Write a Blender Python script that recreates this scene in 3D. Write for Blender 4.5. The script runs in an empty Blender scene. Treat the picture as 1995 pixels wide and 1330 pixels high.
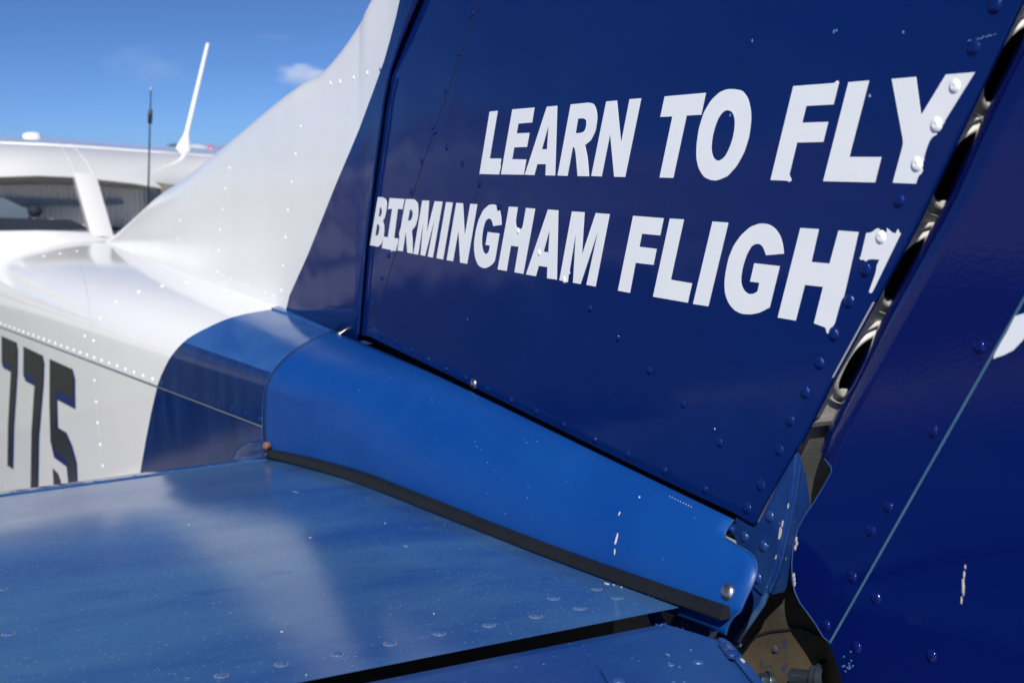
import bpy, bmesh, math, random
from mathutils import Vector, Matrix
from mathutils.bvhtree import BVHTree
random.seed(7)
sc = bpy.context.scene
col = sc.collection
R = math.radians

# ------------------------------------------------------------------ camera
PITCH, YAW, FPX = R(8.37), R(27.1), 2400.0
CAM = Vector((0, -0.5, 1.55))
FW = Vector((-math.cos(YAW)*math.cos(PITCH), math.sin(YAW)*math.cos(PITCH), -math.sin(PITCH)))
RT = Vector((math.sin(YAW), math.cos(YAW), 0)); UP = RT.cross(FW)
cd = bpy.data.cameras.new('camera'); cam = bpy.data.objects.new('camera', cd); col.objects.link(cam)
cam.matrix_world = Matrix(((RT.x, UP.x, -FW.x, CAM.x), (RT.y, UP.y, -FW.y, CAM.y), (RT.z, UP.z, -FW.z, CAM.z), (0, 0, 0, 1)))
cd.sensor_width = 36; cd.lens = FPX/1995*36; cd.clip_start = 0.02; cd.clip_end = 8000
cd.dof.use_dof = True; cd.dof.focus_distance = 0.95; cd.dof.aperture_fstop = 13
sc.camera = cam

# ------------------------------------------------------------------ light
SUN = Vector((0.63, -0.46, 0.62)).normalized()
w = bpy.data.worlds.new('World'); sc.world = w; w.use_nodes = True
nt = w.node_tree; bg = nt.nodes['Background']
sky = nt.nodes.new('ShaderNodeTexSky'); sky.sky_type = 'NISHITA'; sky.sun_disc = False
sky.sun_elevation = math.asin(SUN.z); sky.sun_rotation = math.atan2(SUN.x, SUN.y)
sky.altitude = 0; sky.air_density = 0.35; sky.dust_density = 0.3; sky.ozone_density = 10
nt.links.new(sky.outputs[0], bg.inputs[0]); bg.inputs[1].default_value = 0.076
sd = bpy.data.lights.new('sun', 'SUN'); so = bpy.data.objects.new('sun', sd); col.objects.link(so)
so.rotation_euler = SUN.to_track_quat('Z', 'Y').to_euler(); so.location = (4, -6, 9)
sd.energy = 4.3; sd.angle = R(0.53); sd.color = (1, 0.96, 0.9)
sc.cycles.volume_bounces = 6
vs = sc.view_settings; vs.view_transform = 'Standard'; vs.look = 'None'; vs.exposure = 0.40; vs.gamma = 1; vs.use_curve_mapping = False

# ------------------------------------------------------------------ survey helpers (pixel of the photograph -> point on a real plane)
def ray(px, py): return (FW + RT*((px-997.5)/FPX) - UP*((py-665)/FPX)).normalized()
def onp(px, py, p, n):
    d = ray(px, py); p = Vector(p); n = Vector(n)
    return CAM + d*((p-CAM).dot(n)/d.dot(n))
def PY(px, py, y=0.0): return onp(px, py, (0, y, 0), (0, 1, 0))
def PZ(px, py, z): return onp(px, py, (0, 0, z), (0, 0, 1))
def PX(px, py, x): return onp(px, py, (x, 0, 0), (1, 0, 0))
def proj(P):
    d = Vector(P)-CAM; z = d.dot(FW)
    return 997.5+FPX*d.dot(RT)/z, 665-FPX*d.dot(UP)/z
def interp(x, pts):
    if x <= pts[0][0]: return pts[0][1]
    for (a, b), (c, d) in zip(pts, pts[1:]):
        if x <= c: return b+(d-b)*(x-a)/(c-a)
    return pts[-1][1]
def smooth_interp(x, pts):
    # monotone-ish cubic through the points
    n = len(pts)
    if x <= pts[0][0]: return pts[0][1]
    if x >= pts[-1][0]: return pts[-1][1]
    for i in range(n-1):
        if x <= pts[i+1][0]: break
    def sl(k):
        if k <= 0: return (pts[1][1]-pts[0][1])/(pts[1][0]-pts[0][0])
        if k >= n-1: return (pts[-1][1]-pts[-2][1])/(pts[-1][0]-pts[-2][0])
        return (pts[k+1][1]-pts[k-1][1])/(pts[k+1][0]-pts[k-1][0])
    h = pts[i+1][0]-pts[i][0]; t = (x-pts[i][0])/h
    return (2*t**3-3*t*t+1)*pts[i][1]+(t**3-2*t*t+t)*h*sl(i)+(-2*t**3+3*t*t)*pts[i+1][1]+(t**3-t*t)*h*sl(i+1)

# ------------------------------------------------------------------ materials
def mat(name, base, rough=0.3, metal=0.0, spec=0.5, coat=0.0, var=None, var_scale=8.0, var_amt=0.5, stretch=(1, 1, 1),
        specks=None, bump=0.0, bump_scale=300.0, wave=0.0, wave_scale=6.0, rough_var=0.0, speck_scale=260.0, speck_cut=0.74, blotch=None, contrast=(0.35, 0.7)):
    m = bpy.data.materials.new(name); m.use_nodes = True
    nt = m.node_tree; N = nt.nodes; L = nt.links
    b = N['Principled BSDF']
    b.inputs['Base Color'].default_value = (*base, 1); b.inputs['Roughness'].default_value = rough
    b.inputs['Metallic'].default_value = metal; b.inputs['Specular IOR Level'].default_value = spec
    b.inputs['Coat Weight'].default_value = coat; b.inputs['Coat Roughness'].default_value = 0.04
    tc = N.new('ShaderNodeTexCoord'); mp = N.new('ShaderNodeMapping'); mp.inputs['Scale'].default_value = stretch
    L.new(tc.outputs['Object'], mp.inputs[0]); co = mp.outputs[0]; raw = tc.outputs['Object']
    cur = None
    def noise(scale, detail=4, src=None, rgh=0.55, dist=0.0):
        n = N.new('ShaderNodeTexNoise'); n.inputs['Scale'].default_value = scale; n.inputs['Detail'].default_value = detail
        n.inputs['Roughness'].default_value = rgh; n.inputs['Distortion'].default_value = dist
        L.new(src or co, n.inputs['Vector']); return n.outputs[0]
    def ramp(src, lo, hi):
        r = N.new('ShaderNodeMapRange'); r.inputs[1].default_value = lo; r.inputs[2].default_value = hi; r.clamp = True
        L.new(src, r.inputs[0]); return r.outputs[0]
    def mix(fac, a, c, amt=1.0):
        x = N.new('ShaderNodeMix'); x.data_type = 'RGBA'
        f = N.new('ShaderNodeMath'); f.operation = 'MULTIPLY'; f.inputs[1].default_value = amt; L.new(fac, f.inputs[0]); L.new(f.outputs[0], x.inputs[0])
        if isinstance(a, tuple): x.inputs[6].default_value = (*a, 1)
        else: L.new(a, x.inputs[6])
        x.inputs[7].default_value = (*c, 1); return x.outputs[2]
    cur = base
    if var: cur = mix(ramp(noise(var_scale, 6, dist=0.4), *contrast), cur, var, var_amt)
    if blotch: cur = mix(ramp(noise(blotch[1], 5, dist=1.2), blotch[2], blotch[2]+0.12), cur, blotch[0], blotch[3])
    if specks: cur = mix(ramp(noise(speck_scale, 2, raw), speck_cut, speck_cut+0.05), cur, specks, 0.75)
    if not isinstance(cur, tuple): L.new(cur, b.inputs['Base Color'])
    if rough_var:
        r = ramp(noise(var_scale*1.7, 5), 0.3, 0.75); a = N.new('ShaderNodeMath'); a.operation = 'MULTIPLY_ADD'
        a.inputs[1].default_value = rough_var; a.inputs[2].default_value = rough; L.new(r, a.inputs[0]); L.new(a.outputs[0], b.inputs['Roughness'])
    last = None
    for amt, s, dist in ((wave, wave_scale, 0.02), (bump, bump_scale, 0.0006)):
        if amt:
            bp = N.new('ShaderNodeBump'); bp.inputs['Strength'].default_value = amt; bp.inputs['Distance'].default_value = dist
            L.new(noise(s, 2 if s < 50 else 3, raw), bp.inputs['Height'])
            if last: L.new(last, bp.inputs['Normal'])
            last = bp.outputs[0]
    if last: L.new(last, b.inputs['Normal'])
    return m

M = {}
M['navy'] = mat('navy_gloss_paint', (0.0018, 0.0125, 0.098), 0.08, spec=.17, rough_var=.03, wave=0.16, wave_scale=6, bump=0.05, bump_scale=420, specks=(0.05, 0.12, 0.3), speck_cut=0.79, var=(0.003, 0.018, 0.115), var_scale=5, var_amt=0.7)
M['navy_r'] = mat('navy_rudder_paint', (0.0014, 0.0070, 0.090), 0.07, spec=.38, wave=0.05, wave_scale=6, bump=0.08, bump_scale=420, specks=(0.05, 0.12, 0.3), speck_cut=0.79)
M['navy_side'] = mat('navy_side_paint', (0.003, 0.016, 0.085), 0.12, spec=.22, wave=0.06, wave_scale=5, bump=0.04, specks=(0.1, 0.2, 0.4), speck_cut=0.77, var=(0.012, 0.04, 0.15), var_scale=14, stretch=(2, 2, 0.4), var_amt=0.6)
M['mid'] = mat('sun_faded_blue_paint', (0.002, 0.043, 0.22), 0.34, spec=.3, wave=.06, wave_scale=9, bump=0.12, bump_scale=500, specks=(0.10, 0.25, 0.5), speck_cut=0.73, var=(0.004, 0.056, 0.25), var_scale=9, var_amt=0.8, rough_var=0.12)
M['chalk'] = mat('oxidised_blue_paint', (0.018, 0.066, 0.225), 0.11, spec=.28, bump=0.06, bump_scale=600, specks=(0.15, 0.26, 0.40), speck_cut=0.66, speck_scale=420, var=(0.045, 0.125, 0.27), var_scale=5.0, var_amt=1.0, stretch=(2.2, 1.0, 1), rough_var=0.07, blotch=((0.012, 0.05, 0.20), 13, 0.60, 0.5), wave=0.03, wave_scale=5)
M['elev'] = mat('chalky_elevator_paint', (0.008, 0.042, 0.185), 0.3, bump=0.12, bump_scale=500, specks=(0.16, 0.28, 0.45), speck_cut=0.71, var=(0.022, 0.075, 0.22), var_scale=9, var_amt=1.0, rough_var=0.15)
M['bracket'] = mat('scuffed_blue_bracket_paint', (0.006, 0.026, 0.135), 0.22, spec=.35, bump=0.1, specks=(0.3, 0.36, 0.42), speck_cut=0.72, speck_scale=160, var=(0.014, 0.05, 0.18), var_scale=25, var_amt=0.9)
M['pitted'] = mat('pitted_blue_paint', (0.010, 0.045, 0.22), 0.3, specks=(0.42, 0.5, 0.6), speck_cut=0.60, speck_scale=230, bump=0.3, bump_scale=230)
M['white'] = mat('white_aircraft_paint', (0.80, 0.80, 0.80), 0.10, coat=0.3, var=(0.74, 0.75, 0.76), var_scale=3, var_amt=0.8, wave=0.04, wave_scale=4, bump=0.03)
M['white_d'] = mat('white_dorsal_paint', (0.74, 0.75, 0.75), 0.16, var=(0.68, 0.70, 0.71), var_scale=4, var_amt=0.8, wave=0.05, wave_scale=6, bump=0.04)
M['vinyl'] = mat('white_vinyl_lettering', (0.76, 0.78, 0.80), 0.30, bump=0.06, bump_scale=500, var=(0.70, 0.73, 0.76), var_scale=30, var_amt=0.5)
M['glossw'] = mat('white_rivet_paint', (0.74, 0.75, 0.76), 0.2)
M['rubber'] = mat('black_rubber_seal', (0.006, 0.0075, 0.009), 0.5, spec=.35, bump=0.5, bump_scale=700, specks=(0.08, 0.085, 0.09), speck_cut=0.72, speck_scale=600, var=(0.012, 0.013, 0.014), var_scale=20)
M['steel'] = mat('stainless_steel', (0.55, 0.54, 0.52), 0.3, metal=1.0, bump=0.15, bump_scale=900)
M['alu'] = mat('bare_aluminium_edge', (0.6, 0.6, 0.58), 0.4, metal=0.6)
M['primer'] = mat('grey_spar_primer', (0.55, 0.54, 0.51), 0.45, bump=0.4, bump_scale=500, var=(0.30, 0.29, 0.26), var_scale=20)
M['footm'] = mat('shaded_grey_spar_foot', (0.13, 0.13, 0.125), 0.6, bump=0.6, bump_scale=450, var=(0.05, 0.05, 0.05), var_scale=25)  # darker than the spar primer: the shade at the foot is in the colour
M['inside'] = mat('dark_inner_skin', (0.05, 0.053, 0.05), 0.6, bump=0.9, bump_scale=700, var=(0.03, 0.03, 0.03), var_scale=40)
M['dark'] = mat('dark_joint_and_cavity_shade', (0.006, 0.008, 0.018), 0.7)  # near-black colour stands in for shade in gaps and cavities; also dark joints
M['dirty'] = mat('dirty_tan_bulkhead', (0.085, 0.066, 0.042), 0.8, spec=.2, bump=0.6, bump_scale=350, specks=(0.02, 0.035, 0.09), speck_cut=0.62, speck_scale=120, var=(0.030, 0.026, 0.022), var_scale=18, var_amt=0.9)
M['chip'] = mat('pale_chipped_primer', (0.52, 0.50, 0.45), 0.6, var=(0.34, 0.32, 0.28), var_scale=300)
M['tan'] = mat('tan_worn_ring', (0.17, 0.17, 0.18), 0.6, var=(0.10, 0.13, 0.20), var_scale=300, var_amt=0.8)
M['scuff'] = mat('pale_blue_scuff', (0.10, 0.22, 0.40), 0.4, var=(0.03, 0.10, 0.28), var_scale=160)
M['edgeb'] = mat('worn_pale_blue_edge', (0.02, 0.07, 0.21), 0.3, var=(0.07, 0.15, 0.27), var_scale=120)
M['teal'] = mat('pale_worn_skin_edge', (0.04, 0.115, 0.20), 0.35, var=(0.09, 0.17, 0.24), var_scale=60)
M['grey'] = mat('charcoal_registration_vinyl', (0.028, 0.029, 0.032), 0.25)
M['regblue'] = mat('blue_registration_shadow', (0.008, 0.02, 0.13), 0.2)
M['black'] = mat('black_plastic', (0.01, 0.01, 0.012), 0.4)
M['cabin'] = mat('grey_cabin_lining', (0.66, 0.64, 0.60), 0.8, var=(0.58, 0.56, 0.53), var_scale=12)
M['lining'] = mat('olive_grey_headliner', (0.16, 0.15, 0.13), 0.8)
M['seat'] = mat('dark_seat_fabric', (0.012, 0.016, 0.028), 0.8)
M['slate'] = mat('slate_blue_trim', (0.13, 0.17, 0.22), 0.6)
M['red'] = mat('red_beacon_lens', (0.5, 0.06, 0.05), 0.2)
M['copper'] = mat('rusty_copper_fitting', (0.16, 0.075, 0.055), 0.7)
def glass_mat():
    m = bpy.data.materials.new('tinted_window_acrylic'); m.use_nodes = True; nt = m.node_tree; N = nt.nodes; L = nt.links
    for n in list(N): N.remove(n)
    o = N.new('ShaderNodeOutputMaterial'); t = N.new('ShaderNodeBsdfTransparent'); t.inputs[0].default_value = (0.9, 0.91, 0.92, 1)
    g = N.new('ShaderNodeBsdfGlossy'); g.inputs['Roughness'].default_value = 0.03
    f = N.new('ShaderNodeLayerWeight'); p5 = N.new('ShaderNodeMath'); p5.operation = 'POWER'; p5.inputs[1].default_value = 5; L.new(f.outputs['Facing'], p5.inputs[0])
    ma = N.new('ShaderNodeMath'); ma.operation = 'MULTIPLY_ADD'; ma.inputs[1].default_value = .6; ma.inputs[2].default_value = .03; L.new(p5.outputs[0], ma.inputs[0]); x = N.new('ShaderNodeMixShader')
    L.new(ma.outputs[0], x.inputs[0]); L.new(t.outputs[0], x.inputs[1]); L.new(g.outputs[0], x.inputs[2]); L.new(x.outputs[0], o.inputs[0]); return m
M['glass'] = glass_mat()
M['seamg'] = mat('grey_joint_sealant', (0.36, 0.36, 0.36), 0.6)  # plain grey for the skin laps on the white tail cone
M['seamw'] = mat('grey_white_seam_sealant', (0.60, 0.60, 0.58), 0.5, var=(0.42, 0.38, 0.33), var_scale=14, var_amt=.8)

# ------------------------------------------------------------------ mesh helpers
BVH = {}
def link(name, me, parent, loc=None):
    o = bpy.data.objects.new(name, me); col.objects.link(o)
    if parent is not None:
        o.parent = parent
        if parent.get('is_root'): o.location = -parent.location
    if loc is not None: o.location = loc
    return o
def mesh(name, V, F, mats, parent=None, smooth=True, idx=None, sharp=None):
    me = bpy.data.meshes.new(name); me.from_pydata([tuple(v) for v in V], [], F); me.update()
    for m in (mats if isinstance(mats, (list, tuple)) else [mats]): me.materials.append(m)
    if idx: me.polygons.foreach_set('material_index', idx)
    bm = bmesh.new(); bm.from_mesh(me); bmesh.ops.recalc_face_normals(bm, faces=bm.faces); bm.to_mesh(me); bm.free()
    me.polygons.foreach_set('use_smooth', [smooth]*len(me.polygons))
    if smooth: me.set_sharp_from_angle(angle=R(sharp or 38))
    return link(name, me, parent)
def grid(rows, close=False):
    V = [p for r in rows for p in r]; n = len(rows[0]); F = []
    for i in range(len(rows)-1):
        for j in range(n-1): F.append((i*n+j, i*n+j+1, (i+1)*n+j+1, (i+1)*n+j))
        if close: F.append((i*n+n-1, i*n, (i+1)*n, (i+1)*n+n-1))
    return V, F
def join(*gs):
    V, F = [], []
    for v, f in gs:
        o = len(V); V += list(v); F += [tuple(i+o for i in q) for q in f]
    return V, F
def prism(poly, off):
    # polygon swept by the vector off
    n = len(poly); V = [Vector(p) for p in poly]+[Vector(p)+Vector(off) for p in poly]
    F = [tuple(range(n)), tuple(range(2*n-1, n-1, -1))]+[(i, (i+1) % n, n+(i+1) % n, n+i) for i in range(n)]
    return V, F
def box(c, s):
    x, y, z = c; a, b, d = (q/2 for q in s)
    V = [Vector((x+i*a, y+j*b, z+k*d)) for i in (-1, 1) for j in (-1, 1) for k in (-1, 1)]
    return V, [(0, 1, 3, 2), (4, 6, 7, 5), (0, 4, 5, 1), (2, 3, 7, 6), (0, 2, 6, 4), (1, 5, 7, 3)]
def tube(pts, r, n=8, caps=True):
    rows = []; rr = r if isinstance(r, (list, tuple)) else [r]*len(pts)
    for i, p in enumerate(pts):
        p = Vector(p); d = (Vector(pts[min(i+1, len(pts)-1)])-Vector(pts[max(i-1, 0)])).normalized()
        a = d.cross(Vector((0.31, 0.2, 0.93))).normalized(); b = d.cross(a)
        rows.append([p+(a*math.cos(t)+b*math.sin(t))*rr[i] for t in [2*math.pi*k/n for k in range(n)]])
    V, F = grid(rows, True)
    if caps: F += [tuple(range(n)), tuple(range(len(V)-n, len(V)))]
    return V, F
def lathe(profile, n, c, ax):
    # profile: (radius, height) around axis ax from c
    ax = Vector(ax).normalized(); a = ax.orthogonal().normalized(); b = ax.cross(a); c = Vector(c)
    return grid([[c+ax*h+(a*math.cos(t)+b*math.sin(t))*r for t in [2*math.pi*k/n for k in range(n)]] for r, h in profile], True)
def bvh_of(o):
    if o.name not in BVH:
        me = o.data; BVH[o.name] = BVHTree.FromPolygons([v.co for v in me.vertices], [p.vertices for p in me.polygons])
    return BVH[o.name]
def hit(o, px, py):
    h = bvh_of(o).ray_cast(CAM, ray(px, py))
    if h[0] is None: return None, None
    n = h[1] if h[1].dot(ray(px, py)) < 0 else -h[1]
    return h[0], n
def solve(fn, b, xa, xb):
    # x along fn(x) whose picture crosses the surveyed outline px = b(py)
    g = lambda x: (lambda q: q[0]-b(q[1]))(proj(fn(x)))
    if g(xa) > 0: return xa
    if g(xb) < 0: return xb
    for _ in range(40):
        m = (xa+xb)/2
        if g(m) > 0: xb = m
        else: xa = m
    return (xa+xb)/2

def curve_fill(name, loops, place, thick, m, parent):
    # flat cut shape with holes, placed through place(u, v); sides give it the thickness of the film
    cu = bpy.data.curves.new(name, 'CURVE'); cu.dimensions = '2D'; cu.fill_mode = 'BOTH'; cu.extrude = thick/2
    for lp in loops:
        s = cu.splines.new('POLY'); s.points.add(len(lp)-1); s.use_cyclic_u = True
        for p, (u, v) in zip(s.points, lp): p.co = (u, v, 0, 1)
    tmp = bpy.data.objects.new('tmp', cu); col.objects.link(tmp)
    dg = bpy.context.evaluated_depsgraph_get(); dg.update()
    me = bpy.data.meshes.new_from_object(tmp.evaluated_get(dg)); me.name = name
    bpy.data.objects.remove(tmp); bpy.data.curves.remove(cu)
    for v in me.vertices: v.co = place(v.co.x, v.co.y, v.co.z)
    me.materials.clear(); me.materials.append(m); me.polygons.foreach_set('use_smooth', [False]*len(me.polygons)); me.polygons.foreach_set('material_index', [0]*len(me.polygons)); me.update()
    return link(name, me, parent)
def chaikin(lp, it=2, ang=48):
    n = len(lp); sharp = []
    for i in range(n):
        a, b, c = Vector(lp[i-1]), Vector(lp[i]), Vector(lp[(i+1) % n])
        sharp.append((b-a).angle(c-b, 0) > R(ang))
    for _ in range(it):
        out, so_ = [], []
        n = len(lp)
        for i in range(n):
            j = (i+1) % n; a, b = Vector(lp[i]), Vector(lp[j]); q = min(.25, .0014/max(1e-6, (b-a).length))
            if sharp[i]: out.append(tuple(a)); so_.append(True)
            else: out.append(tuple(a.lerp(b, q))); so_.append(False)
            if not sharp[j]: out.append(tuple(b.lerp(a, q))); so_.append(False)
        lp, sharp = out, so_
    return lp

# ------------------------------------------------------------------ rivets
PROF = [(0.0001, .40), (.10, .40), (.17, .46), (.52, .40), (.80, .26), (.95, .10), (1.0, -.06)]
RM = {}
def rivet_mesh(key, ring=False):
    k = (key, ring)
    if k not in RM:
        V, F = lathe(PROF, 12, (0, 0, 0), (0, 0, 1)); idx = [0]*len(F)
        if ring:
            g = lathe([(0.98, .03), (1.22, .045), (1.34, -.03)], 12, (0, 0, 0), (0, 0, 1)); V, F0 = join((V, F), g); idx += [1]*(len(F0)-len(F)); F = F0
        me = bpy.data.meshes.new('rivet'); me.from_pydata([tuple(v) for v in V], [], F); me.materials.append(M[key]); me.materials.append(M['tan'])
        me.polygons.foreach_set('material_index', idx); me.polygons.foreach_set('use_smooth', [True]*len(F)); me.update()
        bm = bmesh.new(); bm.from_mesh(me); bmesh.ops.recalc_face_normals(bm, faces=bm.faces); bm.to_mesh(me); bm.free()
        RM[k] = me
    return RM[k]
def rivet_at(parent, p, n, dia, key, ring=False, h=1.0):
    o = link('rivet', rivet_mesh(key, ring), parent)
    q = n.to_track_quat('Z', 'Y'); s = dia/2*random.uniform(.94, 1.06)
    o.matrix_basis = Matrix.Translation(p) @ q.to_matrix().to_4x4() @ Matrix.Rotation(random.uniform(0, 6.28), 4, 'Z') @ Matrix.Diagonal((s, s*random.uniform(.94, 1.06), s*h, 1))
    return o
def rivets(part, pts, dia, key, ring=False, h=1.0):
    for px, py in pts:
        p, n = hit(part, px, py)
        if p is not None: rivet_at(part, p, n, dia, key, ring, h)
def chip(part, px, py, rx, ry, key='chip', ang=0.0, name='paint_chip', off=0.0004):
    p, n = hit(part, px, py)
    if p is None: return
    a = Vector((0, 0, 1)).cross(n)
    if a.length < .3: a = Vector((0, 1, 0)).cross(n)
    a.normalize(); b = n.cross(a); pts = []
    k = 11
    for i in range(k):
        t = 2*math.pi*i/k; q = random.uniform(.55, 1.15); u, v = rx*math.cos(t)*q, ry*math.sin(t)*q
        u, v = u*math.cos(ang)-v*math.sin(ang), u*math.sin(ang)+v*math.cos(ang)
        pts.append(p+n*off+a*u+b*v)
    V = pts+[p+n*(off*1.5)]+[q-n*off*1.6 for q in pts]; F = [(i, (i+1) % k, k) for i in range(k)]+[(i, (i+1) % k, k+1+(i+1) % k, k+1+i) for i in range(k)]
    mesh(name, V, F, M[key], part, smooth=False)

# ================================================================== SETTING
def struct(o, label, kind='structure', cat=None):
    o['label'] = label
    if kind: o['kind'] = kind
    if cat: o['category'] = cat
    return o
asph = mat('dark_tarmac', (0.24, 0.235, 0.23), 0.85, bump=0.6, bump_scale=90, var=(0.28, 0.275, 0.27), var_scale=0.6)
conc = mat('pale_concrete', (0.38, 0.38, 0.38), 0.85, var=(0.31, 0.31, 0.31), var_scale=0.25, bump=0.3, bump_scale=40)
grass = mat('dry_grass', (0.10, 0.11, 0.045), 0.9, var=(0.16, 0.14, 0.07), var_scale=0.06)
g = mesh('ground', [(-4000, -4000, 0), (4000, -4000, 0), (4000, 4000, 0), (-4000, 4000, 0)], [(0, 1, 2, 3)], grass, None, False); struct(g, 'dry grass airfield reaching to the horizon')
a = mesh('taxiway', [(-15, -14, .004), (30, -14, .004), (30, 30, .004), (-15, 30, .004)], [(0, 1, 2, 3)], asph, None, False); struct(a, 'grey tarmac parking stand under the aircraft')
a = mesh('apron', [(-160, -120, .008), (-15, -120, .008), (-15, 60, .008), (-160, 60, .008)], [(0, 1, 2, 3)], conc, None, False); struct(a, 'pale concrete apron ahead of the aircraft')
a = mesh('apron', [(-15, -120, .008), (60, -120, .008), (60, -14, .008), (-15, -14, .008)], [(0, 1, 2, 3)], conc, None, False); struct(a, 'pale concrete apron to the left of the aircraft')
gv = mat('reflection_band_grass', (0.030, 0.042, 0.016), 0.9, var=(0.05, 0.06, 0.025), var_scale=0.5)  # for unseen grass strips added to put dark bands in the fin's reflection
for nm, P in (('added_grass_band', [(-14.5, -120), (-6.8, -120), (-6.8, 60), (-14.5, 60)]), ('added_grass_band', [(-27, -120), (-22, -120), (-22, 60), (-27, 60)]), ('added_grass_band', [(-62, -120), (-48, -120), (-48, 60), (-62, 60)])):
    struct(mesh(nm, [(x, y, .012) for x, y in P], [(0, 1, 2, 3)], gv, None, False), 'dark grass strip added out of view to band the fin reflection')
# far hangar (mirrored in the glossy fin)
clad = mat('grey_steel_cladding', (0.42, 0.43, 0.45), 0.45, var=(0.36, 0.37, 0.38), var_scale=0.5)
hr = bpy.data.objects.new('hangar', None); col.objects.link(hr); hr.location = (-118, -44, 0); hr.rotation_euler = (0, 0, R(20)); hr['label'] = 'pale grey corrugated hangar far across the apron'; hr['category'] = 'hangar'
rows = []
for k in range(121):
    yy = -20+k*40/120; xx = (0.06 if k % 2 else 0.0)
    rows.append([Vector((xx, yy, 0)), Vector((xx, yy, 4.2))])
V, F = grid(rows); mesh('wall', *join((V, F), box((-8.1, 0, 2.1), (16, 40, 4.2))), clad, hr, False)
mesh('roof', *prism([(.4, -20.5, 4.25), (.4, 20.5, 4.25), (-8, 20.5, 5.9), (-8, -20.5, 5.9)], (0, 0, .15)), M['slate'], hr, False)
mesh('roof', *prism([(-16.6, -20.5, 4.25), (-16.6, 20.5, 4.25), (-8, 20.5, 5.9), (-8, -20.5, 5.9)], (0, 0, .15)), M['slate'], hr, False)
for yy in (-11, 3, 14): mesh('door', *box((.12, yy, 1.7), (.1, 7, 3.4)), M['dark'], hr, False)
# distant tree whose top shows over the roof
leaf = mat('tree_leaf', (0.05, 0.075, 0.025), 0.7, var=(0.09, 0.11, 0.04), var_scale=2); bark = mat('tree_bark', (0.08, 0.06, 0.045), 0.9)
def tree(px, d, top_py, label, spread=1.0):
    ang = YAW-math.atan((997.5-px)/FPX*1.0)*1.0
    p = CAM+ray(px, top_py)*d; h = p.z
    t = bpy.data.objects.new('tree', None); col.objects.link(t); t.location = (p.x, p.y, 0); t['label'] = label; t['category'] = 'tree'; t['group'] = 'trees along the airfield boundary'
    parts = [tube([(0, 0, 0), (.05, .03, h*.3), (0.02, 0, h*.6)], [.22, .17, .08], 8)]
    for k in range(5):
        a_ = k*1.3; parts.append(tube([(0.03, 0, h*(.25+.06*k)), (math.cos(a_)*h*.25*spread, math.sin(a_)*h*.25*spread, h*(.5+.07*k))], [.09, .03], 6))
    mesh('trunk', *join(*parts), bark, t)
    V, F = [], []
    for k in range(1500):
        u = Vector((random.gauss(0, .19*h*spread), random.gauss(0, .19*h*spread), h*.62+random.gauss(0, .13*h)))
        if u.z > h: u.z = h-random.random()*.3
        s = random.uniform(.12, .28); a_ = Vector((random.gauss(0, 1), random.gauss(0, 1), random.gauss(0, 1))).normalized(); b_ = a_.orthogonal().normalized()*s; a_ = a_*s
        i = len(V); V += [u-a_, u+b_*.6, u+a_, u-b_*.6]; F.append((i, i+1, i+2, i+3))
    mesh('crown', V, F, leaf, t, False)
tree(340, 190, 279, 'dark green tree top showing behind the white roof beside the blade antenna')

# clouds
def cloud(px, py, d, sx, sy, sz, dens, label, rot=0.0, seed=0.0, thr=.47):
    c = CAM+ray(px, py)*d
    bm = bmesh.new(); bmesh.ops.create_icosphere(bm, subdivisions=3, radius=1.0)
    me = bpy.data.meshes.new('cloud'); bm.to_mesh(me); bm.free()
    o = bpy.data.objects.new('cloud', me); col.objects.link(o); o.location = c; o.scale = (sx, sy, sz)
    dirn = ray(px, py); o.rotation_euler = (rot, 0, math.atan2(dirn.y, dirn.x))
    m = bpy.data.materials.new('cloud_vapour'); m.use_nodes = True; nt = m.node_tree; N = nt.nodes; L = nt.links
    N.remove(N['Principled BSDF']); pv = N.new('ShaderNodeVolumePrincipled'); pv.inputs['Anisotropy'].default_value = -0.35; pv.inputs['Color'].default_value = (1, 1, 1, 1)
    tc = N.new('ShaderNodeTexCoord'); n = N.new('ShaderNodeTexNoise'); n.noise_dimensions = '4D'; n.inputs['W'].default_value = seed; n.inputs['Scale'].default_value = 1.7; n.inputs['Detail'].default_value = 5
    L.new(tc.outputs['Object'], n.inputs['Vector'])
    ln = N.new('ShaderNodeVectorMath'); ln.operation = 'LENGTH'; L.new(tc.outputs['Object'], ln.inputs[0])
    a1 = N.new('ShaderNodeMath'); a1.operation = 'MULTIPLY_ADD'; a1.inputs[1].default_value = -0.42; L.new(ln.outputs['Value'], a1.inputs[0]); L.new(n.outputs[0], a1.inputs[2])
    mr = N.new('ShaderNodeMapRange'); mr.inputs[1].default_value = thr-.36; mr.inputs[2].default_value = thr-.12; mr.inputs[3].default_value = 0; mr.inputs[4].default_value = dens; L.new(a1.outputs[0], mr.inputs[0])
    L.new(mr.outputs[0], pv.inputs['Density']); L.new(pv.outputs[0], N['Material Output'].inputs['Volume']); me.materials.append(m)
    m.cycles.volume_step_rate = 1.0 if hasattr(m, 'cycles') else 1.0
    o['label'] = label; o['category'] = 'cloud'; return o
cloud(597, 146, 900, 11, 23, 10, .045, 'small white puffy cloud beside the white dorsal fin edge', seed=1.3)
cloud(285, 130, 1100, 14, 42, 20, .0035, 'faint thin wisp of cloud left of the tall antenna', seed=4.1)
cloud(533, 72, 1100, 6, 22, 3, .006, 'faint short streak of cloud above the puffy cloud', seed=6.2)

# ================================================================== THE AIRCRAFT
root = bpy.data.objects.new('light_aircraft', None); col.objects.link(root); root.location = (-3.0, .04, 0); root['is_root'] = True
root['label'] = 'blue and white light training aircraft seen close at its lettered tail'; root['category'] = 'aircraft'
MY = .04                                   # plane of symmetry
def mir(P): return Vector((P.x, 2*MY-P.y, P.z))

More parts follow.
